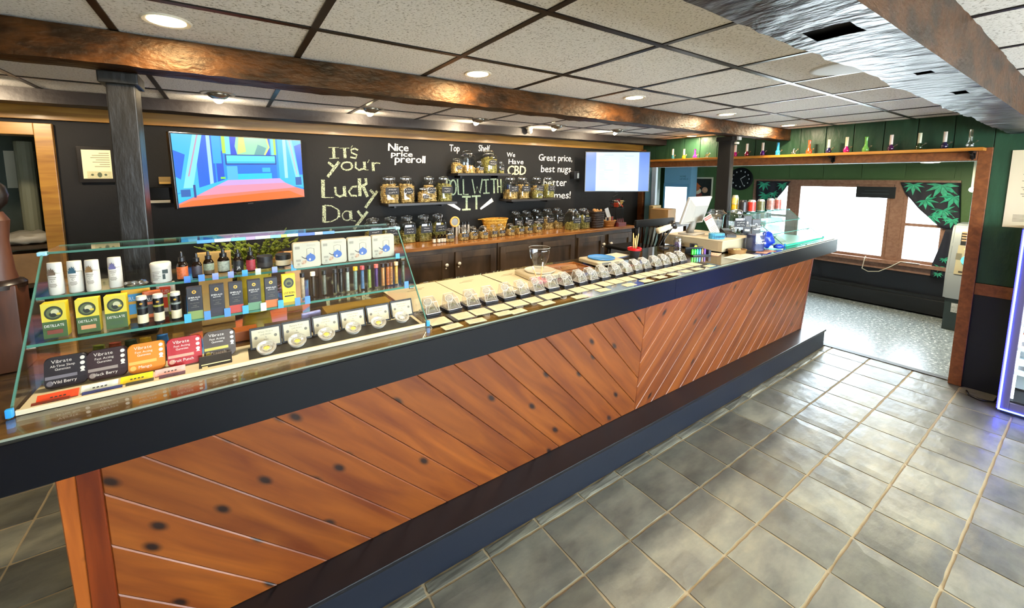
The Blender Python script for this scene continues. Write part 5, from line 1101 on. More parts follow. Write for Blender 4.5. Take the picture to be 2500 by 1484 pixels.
g.tube([(-.10, 0, .29), (-.085, 0, .34), (0, 0, .37), (.085, 0, .34), (.10, 0, .29)], .003, 5); g.obj('wire_frame', Wr, t)
for q in range(12):
    g = G(); g.M = Matrix.Translation((RN.uniform(-.06, .06), RN.uniform(-.04, .04), .235 + RN.uniform(0, .06))) @ Matrix.Rotation(RN.uniform(0, 3), 4, 'Z') @ Matrix.Rotation(RN.uniform(.5, 1.3), 4, 'X'); g.cbox((0, 0, 0), (.05, .07, .012), .004); g.obj('snack_packet', P(('#7a1f28', '#d8c9b0', '#c8452c', '#5a1a20', '#d8b45c')[q % 5], .35), t)
t = thing('bottle_group_box', 'box of small plum bottles with black caps beside the tan basket', 'box', (3.90, 3.10, 1.06))
g = G(); g.box(-.07, .07, -.035, .035, 0, .045, .002); g.obj('box', P('#6a2a30', .5, var=.3), t)
for q in range(8): g = G(); g.lathe([(0, .0), (.008, 0), (.008, .065), (.004, .07), (.004, .085), (0, .085)], 8, ((-.056 + .016 * q), -.01 + .02 * (q % 2), .005)); g.obj('bottle', P('#4a1c28', .3), t, 40)
t = thing('white_menu_board', 'white leaning board at right end of the worktop', 'board', (4.03, 3.34, 1.06))
g = G(); g.M = Matrix.Rotation(math.radians(-12), 4, 'X') @ Matrix.Rotation(math.radians(-14), 4, 'Y'); g.box(-.035, .035, 0, .004, 0, .2); g.obj('board', P('#d3dae0', .5), t)

# ---- plant behind the left case
t = thing('potted_plant', 'bushy green plant in a yellow pot behind the glass case', 'plant', (.075, 1.958, 1.071))
g = G(); g.lathe([(0, 0), (.050, 0), (.064, .12), (.066, .20), (.060, .20), (.055, .19), (0, .18)], 24); g.obj('pot', P('#b7a82f', .4), t, 40)
LEAF = noisy('succulent_leaf', ['#3e5216', '#6d7c22', '#9aa83a'], 20, .5, 0, None, .2)
g = G(); r_ = random.Random(4)
for q in range(46):
    a = r_.uniform(0, 2*PI); u_ = r_.random(); L = r_.uniform(.08, .19); b0 = Vector((.04 * math.cos(a) * u_, .035 * math.sin(a) * u_, .19))
    e = b0 + Vector((math.cos(a) * L * (.35 + u_ * .75), math.sin(a) * L * .3, (L * .95 if q % 4 else -L * .3) * (1.1 - .5 * u_)))
    m_ = (b0 + e) / 2 + Vector((math.cos(a) * .012, 0, .02)); g.tube([b0, m_, e], [.004, .0035, .002], 5)
    for w_ in range(7):
        f_ = .3 + .1 * w_; p = b0.lerp(m_, f_ * 2) if f_ < .5 else m_.lerp(e, f_ * 2 - 1)
        g.ico(p + Vector((r_.uniform(-.010, .010), r_.uniform(-.010, .010), r_.uniform(-.008, .010))), r_.uniform(.006, .0105), 1, (1, 1, .8))
g.obj('foliage', LEAF, t, 40, kind='stuff')
t = thing('cardboard_tray', 'small tan cardboard box behind the dropper bottles', 'box', (-.06, 1.866, 1.071))
g = G(); g.box(-.055, .055, -.015, .015, 0, .285, .002); g.obj('box', P('#b99a5e', .7, var=.1), t)
t = thing('orange_box', 'plain peach-coloured box behind the white tins', 'box', (.215, 1.866, 1.071)); g = G(); g.box(-.03, .03, -.015, .015, 0, .26, .002); g.obj('box', P('#d8a878', .6), t)

# ---- televisions
def tv(label, c, w, h, rz, roll):
    t = thing('television', label, 'television', c, rz); t.rotation_euler = (0, roll, rz)
    g = G(); g.box(-w/2, w/2, 0, .03, -h/2, h/2, .004); g.obj('housing', P('#0c0c0e', .25), t)
    g = G(); g.box(-w*.3, w*.3, .03, .055, -h*.3, h*.3, .006); g.obj('back_shell', BLKM, t)
    g = G(); g.box(-.02, .02, -.001, .03, -h/2 - .008, -h/2, .002); g.obj('foot_sensor', BLKM, t); return t
def scr(t, w, h, items, strength, nm='picture'):
    mats = []; g = G(); idx = {}
    for i, (c, poly) in enumerate(items):
        if c not in idx: idx[c] = len(mats); mats.append(P(c, .3, emit=strength))
        g.mi = idx[c]; g.face([((a - .5) * w, -.0006 - .00006 * i, (b - .5) * h) for a, b in poly])
    return g.obj(nm, mats, t)
def rect(a, b, c, d): return [(a, b), (c, b), (c, d), (a, d)]
t1 = tv('wall television left of chalk lettering showing a bright blue hall picture', (.123, 3.208, 1.693), .905, .455, math.radians(31), math.radians(-1.6))
g = G(); g.tube([(.0, .05, 0), (.02, .16, 0), (.06, .24, 0)], .02, 8); g.obj('wall_arm', DKIRON, t1)
it = [('#1690ee', rect(0, 0, 1, 1)), ('#0a62d8', rect(.14, .2, .26, 1)), ('#35b4f4', rect(.0, .2, .14, 1)), ('#7fdcff', [(.13, 1), (.19, 1), (.10, .26), (.04, .26)]), ('#b98fae', [(.155, 1), (.165, 1), (.085, .42), (.075, .42)]), ('#9fd0ff', rect(.215, .3, .24, 1)), ('#0d4fd0', rect(.27, .3, .32, .78)), ('#29a6f4', rect(.25, .6, .31, 1)), ('#aee04a', rect(.32, .75, .345, 1)), ('#6fe0f4', rect(.345, .72, .38, 1)),
      ('#0a4ad2', rect(.38, .72, .70, 1)), ('#8fd6b0', [(.43 + .0, .72), (.64, .72), (.685, .85), (.67, 1), (.43, 1), (.415, .86)]), ('#c8e07a', [(.43, .74), (.50, .78), (.49, 1), (.45, 1)]), ('#d8ec7a', [(.64, .72), (.655, .72), (.70, .86), (.685, 1), (.67, 1), (.685, .86)]), ('#5a9fa0', [(.56, .72), (.64, .72), (.67, .85), (.60, .9)]),
      ('#aee04a', rect(.735, .74, .755, 1)), ('#6fe0f4', rect(.71, .72, .735, 1)), ('#3ab6f4', rect(.77, .2, 1, 1)), ('#9fe4ff', rect(.82, .35, .85, 1)), ('#7fdcff', [(.86, 1), (.91, 1), (.97, .3), (.93, .3)]), ('#c8a4b0', [(.88, 1), (.888, 1), (.945, .4), (.937, .4)]), ('#0a62d8', [(.93, .9), (1, .95), (1, .4), (.965, .4)]), ('#0a62d8', [(0, .78), (.07, .72), (.03, .38), (0, .42)]),
      ('#0c3f9a', rect(.335, .58, .75, .735)), ('#57d4f6', rect(.345, .60, .74, .72)), ('#2fb6ee', rect(.345, .60, .74, .63)), ('#0a74e4', rect(.34, .3, .75, .58)), ('#19c4dc', rect(.42, .3, .70, .44)), ('#4fb4f8', rect(.34, .3, .42, .56)), ('#2fb4e8', rect(.62, .46, .69, .53)),
      ('#2fb8da', [(0, .18), (.34, .37), (.34, .33), (0, .06)]), ('#2fb8da', [(1, .16), (.78, .33), (.78, .37), (1, .24)]), ('#c79fd8', [(.34, .35), (.77, .35), (.82, .27), (.25, .27)]), ('#e38fa8', [(.25, .27), (.82, .27), (.92, .18), (.11, .14)]), ('#f47a62', [(.11, .14), (.92, .18), (1, .13), (1, .0), (0, 0), (0, .05)]), ('#ff6a1a', [(0, 0), (1, 0), (.85, .13), (.6, .12), (.3, .10), (.08, .08), (0, .03)])]
it += [('#2a3a86', rect(.1, .12, .115, .3)), ('#7fe04a', rect(.29, .37, .325, .40)), ('#1a58a8', rect(.02, .14, .08, .24)), ('#1a58a8', rect(.92, .22, .98, .36))]
scr(t1, .885, .435, it, .8)
t2 = tv('smaller wall television on swivel arm showing a white two-column menu page', (3.80, 3.085, 1.70), .752, .464, math.radians(-32.7), 0)
g = G(); g.tube([(0, .05, 0), (-.08, .2, 0), (-.26, .22, 0)], .018, 8); g.obj('wall_arm', DKIRON, t2)
it = [('#2f6fd6', rect(0, 0, 1, 1)), ('#cfeefa', rect(.16, .0, .84, 1))]
r_ = random.Random(8)
for col, x0, rows in ((0, .21, 22), (1, .53, 26)):
    for q in range(rows):
        z = .93 - q * .030
        if (q in (0, 13) and col == 0) or (q == 1 and col == 1): it.append(('#5f7f8c', rect(x0 + .08, z, x0 + .22, z + .008)))
        else: it.append(('#8fb0bc', rect(x0, z, x0 + r_.uniform(.07, .15), z + .006)))
scr(t2, .728, .442, it, .62, 'menu_page')
t = thing('wall_speaker', 'small black wall box with white face left of the menu television', 'speaker', (3.49, 3.44, 1.655)); g = G(); g.box(-.045, .03, -.03, .045, -.04, .05, .004); g.obj('housing', BLK, t); g = G(); g.box(-.0, .028, -.032, -.03, -.03, .03); g.obj('face', P('#8f9aa0', .5), t)

# ---- framed certificate, wall plates
t = thing('framed_certificate', 'black framed certificate with green banknote mounted below the text', 'picture frame', (-.685, 3.485, 1.722))
g = G(); g.box(-.09, .09, -.018, 0, -.112, .112, .003); g.obj('frame', P('#171310', .3), t)
g = G(); g.box(-.068, .068, -.0195, -.018, -.088, .092); pp = g.obj('document', P('#e0d2a8', .6), t)
g = G()
for q in range(7): w_ = (.03, .05, .055, .04, .05, .03, .045)[q]; g.box(.06 - w_ * 1.6, .06, -.0202, -.0196, .07 - q * .014, .073 - q * .014)
g.obj('print', P('#5a4f3a', .7), pp)
g = G(); g.box(-.05, .064, -.0204, -.0196, -.086, -.042); bn = g.obj('banknote', P('#b9b48a', .6, var=.15, vscale=160), t)
g = G()
for x in (-.026, .036): g.face([(x + .007 * math.cos(2*PI*q/12), -.0208, -.064 + .007 * math.sin(2*PI*q/12)) for q in range(12)])
g.face([(.008 + .011 * math.cos(2*PI*q/14), -.0208, -.064 + .016 * math.sin(2*PI*q/14)) for q in range(14)]); g.obj('print', P('#4f5a44', .7), bn)
t = thing('light_switch', 'brass coloured wall plate left of the television', 'switch', (-.357, 3.4895, 1.615)); g = G(); g.box(-.033, .033, -.012, 0, -.018, .03, .002); g.obj('plate', P('#8a6f3a', .4, .3), t); g = G(); g.box(-.03, .03, -.014, -.012, -.018, -.004); g.obj('lower_band', P('#c9a04a', .4), t)
t = thing('dvd_box', 'black wall box with cream lower strip left of the television', 'box', (-.39, 3.4895, 1.52)); g = G(); g.box(-.057, .055, -.03, 0, -.028, .055, .003); g.obj('housing', P('#0b0b0c', .2), t); g = G(); g.box(-.057, .055, -.032, -.002, -.05, -.032); g.obj('strip', P('#c9c0a8', .5), t)

# ---- chair behind the bar
t = thing('bar_chair', 'black spindle-back bar chair behind the bar near the register', 'chair', (3.68, 2.55, 0), math.radians(-4))
CH = P('#09090a', .55, spec=.3)
g = G(); g.box(-.22, .22, -.02, .40, .86, .895, .012); g.obj('seat', CH, t)
for sx in (-.19, .19):
    for y0, y1 in ((.02, -.02), (.36, .40)): g = G(); g.tube([(sx, y0, .87), (sx * 1.15, y1, .0)], [.02, .016], 8); g.obj('leg', CH, t, 1)
    g = G(); g.tube([(sx * 1.1, -.01, .30), (sx * 1.1, .39, .30)], .012, 6); g.obj('stretcher', CH, t, 1)
    g = G(); g.tube([(sx * 1.08, .0, .885), (sx * 1.35, -.06, 1.18)], [.018, .016], 8); g.obj('back_post', CH, t, 1)
g = G(); g.tube([(-.205, .01, .30), (.205, .01, .30)], .012, 6); g.obj('stretcher', CH, t, 1)
g = G(); g.M = Matrix.Translation((0, -.062, 1.15)); g.box(-.29, .29, -.014, .014, -.01, .065, .008); g.obj('top_rail', CH, t, 30)
for q in range(7): x = -.16 + .32 * q / 6; g = G(); g.tube([(x, .0, .885), (x * 1.25, -.058, 1.15)], .0085, 6); g.obj('spindle', CH, t, 1)

# ---- left edge: post with ball, storeroom
t = thing('newel_post', 'brown turned post with dark collar and ball standing on the bar at left edge', 'post', (-.585, 1.75, 1.0712))
NW = wood('newel_wood', '#3a1c0a', '#582f17', .5, 0, rnd=0, sc=(14, 14, 1.2))
g = G(); g.box(-.044, .044, -.044, .044, 0, .26, .004); g.lathe([(.042, .26), (.034, .30), (.029, .39), (.036, .45), (.024, .475), (0, .475)], 20); g.obj('shaft', NW, t, 30)
g = G(); g.lathe([(.04, .245), (.055, .249), (.056, .262), (.048, .272), (.032, .278)], 20); g.obj('collar', P('#1c0f0a', .3), t, 40)
g = G(); g.lathe([(0, .475), (.016, .475), (.035, .50), (.04, .525), (.035, .55), (.016, .57), (.01, .58), (.01, .61), (0, .61)], 20); g.obj('ball', P('#120c0a', .35), t, 40)
t = thing('storeroom_rack', 'shelf rack with bags seen through the left doorway', 'rack', (-1.32, 4.30, 0))
for z in (.55, .85, 1.13): g = G(); g.box(-.35, .22, -.18, .18, z, z + .025); g.obj('shelf', P('#4a3a26', .6), t)
for x in (-.34, .21):
    for y in (-.17, .17): g = G(); g.box(x - .012, x + .012, y - .012, y + .012, 0, 1.16); g.obj('upright', DKIRON, t)
for i, (x, z, s, c, nm) in enumerate(((-1.26, 1.156, (.15, .12, .085), '#cfc9b8', 'crumpled white bag on top of the storeroom rack'), (-1.24, .876, (.14, .10, .18), '#a8845a', 'tan cardboard box on the middle storeroom shelf'), (-1.30, .576, (.16, .12, .16), '#6a5a44', 'brown sack on the lower storeroom shelf'))):
    t = thing(('white_bag', 'cardboard_box', 'sack')[i], nm, ('bag', 'box', 'sack')[i], (x, 4.25, z))
    g = G()
    if i == 1: g.box(-.11, .11, -.09, .09, 0, .22, .003)
    else:
        g.ico((0, 0, s[2] * .5), 1, 3, (s[0], s[1], s[2] * .6))
        for v in g.b.verts: v.co += Vector((0, 0, 1)) * .03 * noise.noise(v.co * 22); v.co.z = max(v.co.z, 0)
    g.obj('body', P(c, .5, var=.2), t, 0 if i == 1 else 1)
for x, z0, z1, c, nm in ((-1.46, 1.55, 1.86, '#cfcab0', 'pale notice pinned on the dark storeroom wall at far left'), (-1.27, 1.1, 1.85, '#8f9076', 'tall pale roll standing inside the left doorway')):
    t = thing('notice' if z0 > 1.2 else 'paper_roll', nm, 'notice' if z0 > 1.2 else 'roll', (x, 4.98 if z0 > 1.2 else 4.42, z0)); g = G()
    if z0 > 1.2: g.box(-.09, .09, 0, .004, 0, z1 - z0)
    else: g.cyl((0, 0, .056), .05, z1 - z0, 14)
    g.obj('sheet', P(c, .7), t)

# ================================================================ RIGHT WALL AND BEYOND
t = thing('long_shelf', 'long orange-edged pine shelf over the wide opening, lined with pipes', 'shelf', (4.71, 1.92, 1.836))
g = G(); g.box(-.075, .064, -1.40, 1.40, 0, .024, .002); g.obj('board', wood('shelf_pine', '#a8661e', '#cf8c34', .3, .2, rnd=0, sc=(14, 1.2, 14)), t)
for y in (-.506, -1.34):
    g = G(); g.box(.045, .063, y - .014, y + .014, -.055, 0, .002); g.box(-.05, .045, y - .012, y + .012, -.014, 0, .002); g.tube([(-.035, y, -.014), (.02, y, -.03), (.05, y, -.06)], .008, 6); g.obj('bracket', DKIRON, t)
def pipe(i, y, h, base, tube, label, shape):
    t = thing('water_pipe', label, 'water pipe', (4.70, y, 1.8605), PI / 2 * 0, 'water pipes on the long shelf'); r = .022
    bm_ = GLASSES[base] if base in GLASSES else P(base, .15, coat=.6)
    tm = GLASSES[tube] if tube in GLASSES else P(tube or '#ffffff', .25, coat=.3)
    s = h / .13
    if shape == 'vase': prof = [(0, 0), (.020, 0), (.024, .012 * s), (.023, .03 * s), (.015, .045 * s), (.010, .06 * s), (.010, h * .93), (.013, h), (.009, h)]
    elif shape == 'low': prof = [(0, 0), (.018, 0), (.021, .012), (.018, .028), (.010, .04), (.008, .05), (.009, .058)]
    elif shape == 'double': prof = [(0, 0), (.019, 0), (.022, .010 * s), (.019, .022 * s), (.022, .034 * s), (.017, .046 * s), (.013, .055 * s)]
    else: prof = [(0, 0), (.016, 0), (.022, .014 * s), (.020, .030 * s), (.012, .045 * s), (.012, .052 * s)]
    g = G(); g.lathe(prof, 18); g.obj('base', bm_, t, 40)
    if shape in ('tube', 'double'): g = G(); z0 = prof[-1][1]; g.lathe([(.0115, z0), (.0115, h), (.0128, h + .001), (.0095, h)], 16); g.obj('neck', tm, t, 40)
    g = G(); z0 = .028 * s if shape != 'low' else .03
    g.tube([(-.004, -.014, z0), (-.006, -.034, z0 + .016)], .0042, 6); g.lathe([(.004, 0), (.009, .010), (.0075, .011)], 10, (-.006, -.036, z0 + .014)); g.obj('bowl_stem', GLASSES['clear'] if base != 'clear' else LIDG, t, 40)
GLASSES = {'clear': glass('pipe_clear', (.86, .93, .9), .9, .22, .05, 2.0)}
pp = [(2.979, .123, '#1f5c66', '#d9cfb4', 'teal-based glass water pipe with cream neck, leftmost on the long shelf', 'tube'), (2.833, .115, '#c9a21e', '#dcd0ac', 'yellow-based water pipe with cream neck', 'tube'), (2.695, .107, '#a02fae', '#a02fae', 'all-magenta water pipe near the left end', 'vase'), (2.556, .07, 'clear', '', 'short clear glass bubbler left of the black post', 'low'), (2.40, .125, '#b8c22a', '#d6d08a', 'yellow green water pipe half hidden by the black post', 'tube'), (2.245, .126, '#b01464', '#d6b8a8', 'hot pink-based water pipe just right of the black post', 'tube'), (2.129, .132, '#8e1c34', '#dcc8b4', 'crimson-based water pipe with pale neck', 'tube'), (1.979, .132, '#5c1a72', '#dcc8b4', 'purple-based water pipe left of the sky blue one', 'tube'), (1.842, .124, '#2f9fd0', '#2f9fd0', 'all sky-blue water pipe with double base', 'double'), (1.706, .072, 'clear', '', 'short clear glass bubbler between blue and orange pipes', 'low'), (1.583, .129, '#e0461a', '#e0461a', 'all-orange water pipe with tapering neck', 'vase'), (1.435, .125, '#221d4a', '#d8ccae', 'dark indigo-based water pipe right of the orange one', 'tube'), (1.308, .136, '#c0126e', '#dcc8a8', 'magenta-based water pipe with cream neck beside the green vase one', 'tube'), (1.178, .128, '#6fae4a', '#6fae4a', 'all light-green vase-shaped water pipe', 'vase'), (1.021, .131, '#451440', '#d8c4b8', 'dark plum-based water pipe, fourth from right', 'tube'), (.857, .132, '#2a3a1a', '#d0ccb0', 'dark green-based water pipe, third from right', 'tube'), (.721, .13, '#2a2040', '#ccc0b4', 'dark violet-based water pipe, second from right', 'tube'), (.594, .135, 'clear', 'clear', 'tall clear glass water pipe at right end of the shelf', 'tube')]
for i, a in enumerate(pp): pipe(i, *a)

# poster on the right wall and the cooler
t = thing('wall_notice', 'large cream printed notice on green wall above the cooler', 'notice', (4.787, .15, 1.28))
g = G(); g.box(-.004, .0, -.27, .25, 0, .555); sh = g.obj('sheet', P('#d6c7a6', .7), t)
g = G()
g.box(-.0048, -.004, .06, .16, .50, .508); g.box(-.0048, -.004, .08, .16, .485, .491)
for q in range(11): g.box(-.0048, -.004, -.1, .19 - .008 * (q % 3), .38 - q * .0155, .384 - q * .0155)
for q in range(6): g.box(-.0048, -.004, -.1, .21, .09 - q * .009, .093 - q * .009)
g.obj('print', P('#6a604c', .7), sh)
t = thing('beverage_cooler', 'glass-door beverage cooler outlined by blue light strips at right edge', 'cooler', (4.62, -.02, 0))
CB = P('#16161f', .3)
g = G(); g.box(-.155, .155, -.33, -.29, .03, 1.30); g.box(-.155, .155, .27, .31, .03, 1.30); g.box(-.155, .155, -.29, .27, 1.24, 1.30); g.box(-.155, .155, -.29, .27, .03, .11); g.box(.135, .155, -.29, .27, .11, 1.24); g.obj('cabinet', CB, t)
g = G(); g.box(-.14, .15, -.31, .29, -.0, .03); g.obj('base_grille', BLKM, t)
g = G(); y0, y1 = -.32, .30
g.box(-.178, -.158, y0, y0 + .045, .04, 1.295, .003); g.box(-.178, -.158, y1 - .045, y1, .04, 1.295, .003); g.box(-.178, -.158, y0 + .045, y1 - .045, .04, .10, .003); g.box(-.178, -.158, y0 + .045, y1 - .045, 1.235, 1.295, .003)
dr = g.obj('door', P('#5a5470', .3, .3), t)
g = G(); g.box(-.170, -.166, y0 + .045, y1 - .045, .10, 1.235); g.obj('pane', GLT, dr)
g = G(); q = .008
g.box(-.186, -.178, y0, y0 + q, .035, 1.30); g.box(-.186, -.178, y1 - q, y1, .035, 1.30); g.box(-.186, -.178, y0, y1, .035, .035 + q); g.box(-.186, -.178, y0, y1, 1.292, 1.30); g.obj('blue_light_strip', P((.05, .10, 1.0), .4, emit=14), t)
g = G(); g.box(-.182, -.17, y1 + .001, y1 + .006, .04, 1.295); g.obj('side_light_strip', P((.02, .02, 1.0), .4, emit=10), t)
g = G(); g.box(-.14, -.13, .245, .255, .12, 1.23); g.obj('interior_lamp', P((.8, .95, 1.0), .4, emit=9), t)
g = G(); g.box(.12, .134, -.28, .26, .12, 1.23); g.obj('interior_back', P('#cfd8e0', .5), t)
for z in (.30, .47, .64, .82, 1.0): g = G(); g.box(-.14, .12, -.285, .265, z, z + .006); g.box(-.148, -.14, -.285, .265, z - .004, z + .02); g.obj('shelf', P('#e6ecf0', .4), t)
for i, (z, c, nm) in enumerate(((1.007, '#d8d2c0', 'cream'), (.827, '#c8b23a', 'mustard'), (.647, '#3f9fc8', 'sky blue'), (.477, '#d88a78', 'salmon'), (.307, '#9fb0bc', 'grey'))):
    t_ = thing('drink_carton', '%s carton at the front of a cooler shelf, %s shelf from top' % (nm, ORD[i]), 'carton', (4.53, .215, z), 0, 'cartons in the cooler')
    g = G(); g.box(-.03, .03, -.035, .03, 0, .10, .002); g.obj('carton', P(c, .4, var=.2, vscale=30), t_)
    g = G(); g.box(-.0308, -.0302, -.03, .01, .02, .05); g.obj('print', P('#4a4a50', .6), t_)
t = thing('floor_cable', 'black cable lying on the floor beside the door jamb', 'cable', (4.68, .40, .004)); g = G(); g.tube([(.02, .05, .004), (-.06, .03, .005), (-.1, -.03, .005), (-.06, -.09, .006), (.05, -.1, .03)], .006, 6); g.obj('cord', BLK, t, 1)

# front room: clock, poster, fridge, boxes, ATM, curtains, sign
t = thing('wall_clock', 'round dark wall clock with grey hands and numerals on green wall', 'clock', (6.962, 3.21, 1.605))
g = G(); g.M = Matrix.Rotation(-PI / 2, 4, 'Y'); g.lathe([(0, 0), (.175, 0), (.18, .02), (.165, .035), (.155, .02), (0, .018)], 40); g.obj('case', P('#10151a', .65, spec=.2), t, 40)
g = G()
for q in range(12): a = q * PI / 6; g.M = Matrix.Translation((-.0205, -.125 * math.sin(a), .125 * math.cos(a))) @ Matrix.Rotation(-PI / 2, 4, 'Y') @ Matrix.Rotation(PI / 2, 4, 'Z'); g.box(-.008, .008, -.011, .011, -.0005, .0005)
g.obj('numerals', P('#aab4b8', .5), t)
for a, L, w in ((55, .085, .006), (155, .115, .004)): g = G(); a = math.radians(a); g.ribbon([(0, 0), (math.sin(a) * L, math.cos(a) * L)], w * 1.6, lambda u_, v_: (-.0225, -u_, v_)); g.obj('hand', P('#c9d0d2', .4), t)
t = thing('framed_poster', 'white-bordered poster of bearded figure in orange pointed hat', 'poster', (6.965, 3.86, 1.27))
g = G(); g.box(-.006, 0, -.21, .25, 0, .36); g.obj('border', P('#d3cfba', .5), t)
g = G(); g.box(-.0075, -.006, -.185, .25, .0, .335); g.obj('picture', P('#1c1e1a', .5, var=.5, vscale=14), t)
def blob(nm, c, cy, cz, ry, rz_, d): g = G(); g.face([(-.0078 - d, cy + ry * math.cos(2*PI*q/20), cz + rz_ * math.sin(2*PI*q/20)) for q in range(20)]); g.obj(nm, P(c, .6, var=.2, vscale=30), t)
blob('coat_shape', '#7a2a1c', .09, .06, .13, .055, .0001); blob('beard_shape', '#cfc0a4', .08, .12, .10, .06, .0003); blob('face_shape', '#b0623c', .08, .17, .07, .05, .0005)
g = G(); g.face([(-.0086, -.02, .19), (-.0086, .17, .20), (-.0086, .2, .32), (-.0086, .13, .33)]); g.obj('hat_shape', P('#c8642a', .6), t); blob('hand_shape', '#c99a78', -.08, .14, .05, .05, .0006)
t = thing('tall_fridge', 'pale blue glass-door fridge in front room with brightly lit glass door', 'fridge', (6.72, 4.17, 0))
g = G(); g.box(.03, .225, -.25, .25, .04, 1.83, .006); g.obj('cabinet', P('#7fb4d6', .35), t)
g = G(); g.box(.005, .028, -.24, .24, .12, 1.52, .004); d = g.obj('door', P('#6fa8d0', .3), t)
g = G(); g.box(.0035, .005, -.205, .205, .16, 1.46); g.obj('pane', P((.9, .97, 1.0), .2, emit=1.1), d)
g = G(); g.text('HOME', (.0295, -.05, 1.63), Vector((0, -1, 0)), ZU, .03, .11); g.text('LEVELS', (.0295, -.05, 1.585), Vector((0, -1, 0)), ZU, .03, .15); g.obj('lettering', P('#3a6a8a', .5), t)
g = G(); g.box(.06, .22, -.22, .22, 0, .04); g.obj('plinth', BLK, t)
for i, (x, y, z, w, d_, h, c, nm, rz) in enumerate(((4.62, 3.02, 1.0601, .25, .22, .18, '#a87f4a', 'brown cardboard box stacked at worktop end behind the chair', .2), (4.70, 3.19, 1.0601, .2, .06, .21, '#c2a468', 'tan padded envelope leaning behind the cardboard box', .1))):
    if i == 0: st = thing('side_table', 'plain dark stand under the cardboard box', 'table', (4.60, 3.02, 0)); g = G(); g.box(-.28, .28, -.2, .2, 1.03, 1.06); g.obj('top', CABW, st); [(G().box(sx - .02, sx + .02, sy - .02, sy + .02, 0, 1.03).obj('leg', CABW, st)) for sx in (-.25, .25) for sy in (-.17, .17)]
    t = thing('cardboard_box' if i == 0 else 'padded_envelope', nm, 'box' if i == 0 else 'envelope', (x, y, z), rz); g = G(); g.box(-w/2, w/2, -d_/2, d_/2, 0, h, .008 if i else .002); g.obj('body', P(c, .7, var=.08), t)
t = thing('cash_machine', 'white and beige cash machine half hidden by the door jamb', 'cash machine', (6.68, .60, 0))
g = G(); g.box(-.22, .25, -.25, .25, 0, .36, .004); g.obj('base', P('#2c3a3c', .4), t)
g = G()
pf = [(-.235, .33), (-.245, .62), (-.16, .92), (-.13, 1.10), (-.10, 1.14), (.25, 1.14), (.25, .33)]
va = [g.v((x, -.27, z)) for x, z in pf]; vb = [g.v((x, .27, z)) for x, z in pf]; g.f(va[::-1]); g.f(vb)
for q in range(len(pf)): g.f([va[q], va[(q+1) % len(pf)], vb[(q+1) % len(pf)], vb[q]])
bmesh.ops.bevel(g.b, geom=list(g.b.edges), offset=.02, segments=3, affect='EDGES'); g.obj('shell', P('#8f979e', .4), t, 40)
def panel(nm, c, ya, yb2, s0, s1, mat=None, d=.004, par=None):
    # on the sloped face from (-.245,.62) to (-.16,.92) and upper (-.16,.92)->(-.13,1.10)
    def pt(s): return (-.245 + .085 * s, .62 + .30 * s) if s <= 1 else (-.16 + .03 * (s - 1), .92 + .18 * (s - 1))
    a, b_ = pt(s0), pt(s1); g = G(); g.face([(a[0] - d, ya, a[1]), (a[0] - d, yb2, a[1]), (b_[0] - d, yb2, b_[1]), (b_[0] - d, ya, b_[1])]); return g.obj(nm, mat or P(c, .4), par or t)
panel('keypad_panel', '#a39a80', -.20, .21, .0, 1.0); panel('screen_panel', '#12161c', -.20, .20, 1.02, 1.75); panel('screen', '#7d868c', -.1, .145, 1.15, 1.6, d=.006)
panel('slot', '#e6d080', -.1, .17, .86, .90, d=.006); panel('keypad', '#6a6658', .175, .215, .5, .72, d=.006); panel('receipt_slot', '#2a2420', .13, .18, .06, .12, d=.006)
g = G(); g.M = Matrix.Translation((-.215, .12, .77)) @ Matrix.Rotation(-PI/2 + .28, 4, 'Y'); g.cyl((0, 0, 0), .055, .008, 24); g.obj('card_light', P('#3fc4d8', .4, emit=1.2), t)
for q in range(4): g = G(); g.box(-.158, -.150, .16, .195, .965 + q * .028, .98 + q * .028); g.obj('soft_key', P('#c8a888', .4), t)
g = G(); g.box(-.2215, -.22, .05, .20, .20, .30); g.obj('sticker', P('#b9bcbc', .5, var=.3, vscale=60), t)
CURT = P('#171a2a', .7, bump=.2, bscale=40); LEAFT = P('#2f9f80', .6, var=.35, vscale=30)
def leaf7(g, c, r, rot, fr):
    for q in range(7):
        a = rot + (q - 3) * .62; L = r * (1 - .11 * abs(q - 3)); dx, dy = math.cos(a), math.sin(a); nx, ny = -dy * L * .13, dx * L * .13
        g.face([fr(c[0], c[1]), fr(c[0] + dx * L * .45 + nx, c[1] + dy * L * .45 + ny), fr(c[0] + dx * L, c[1] + dy * L), fr(c[0] + dx * L * .45 - nx, c[1] + dy * L * .45 - ny)])
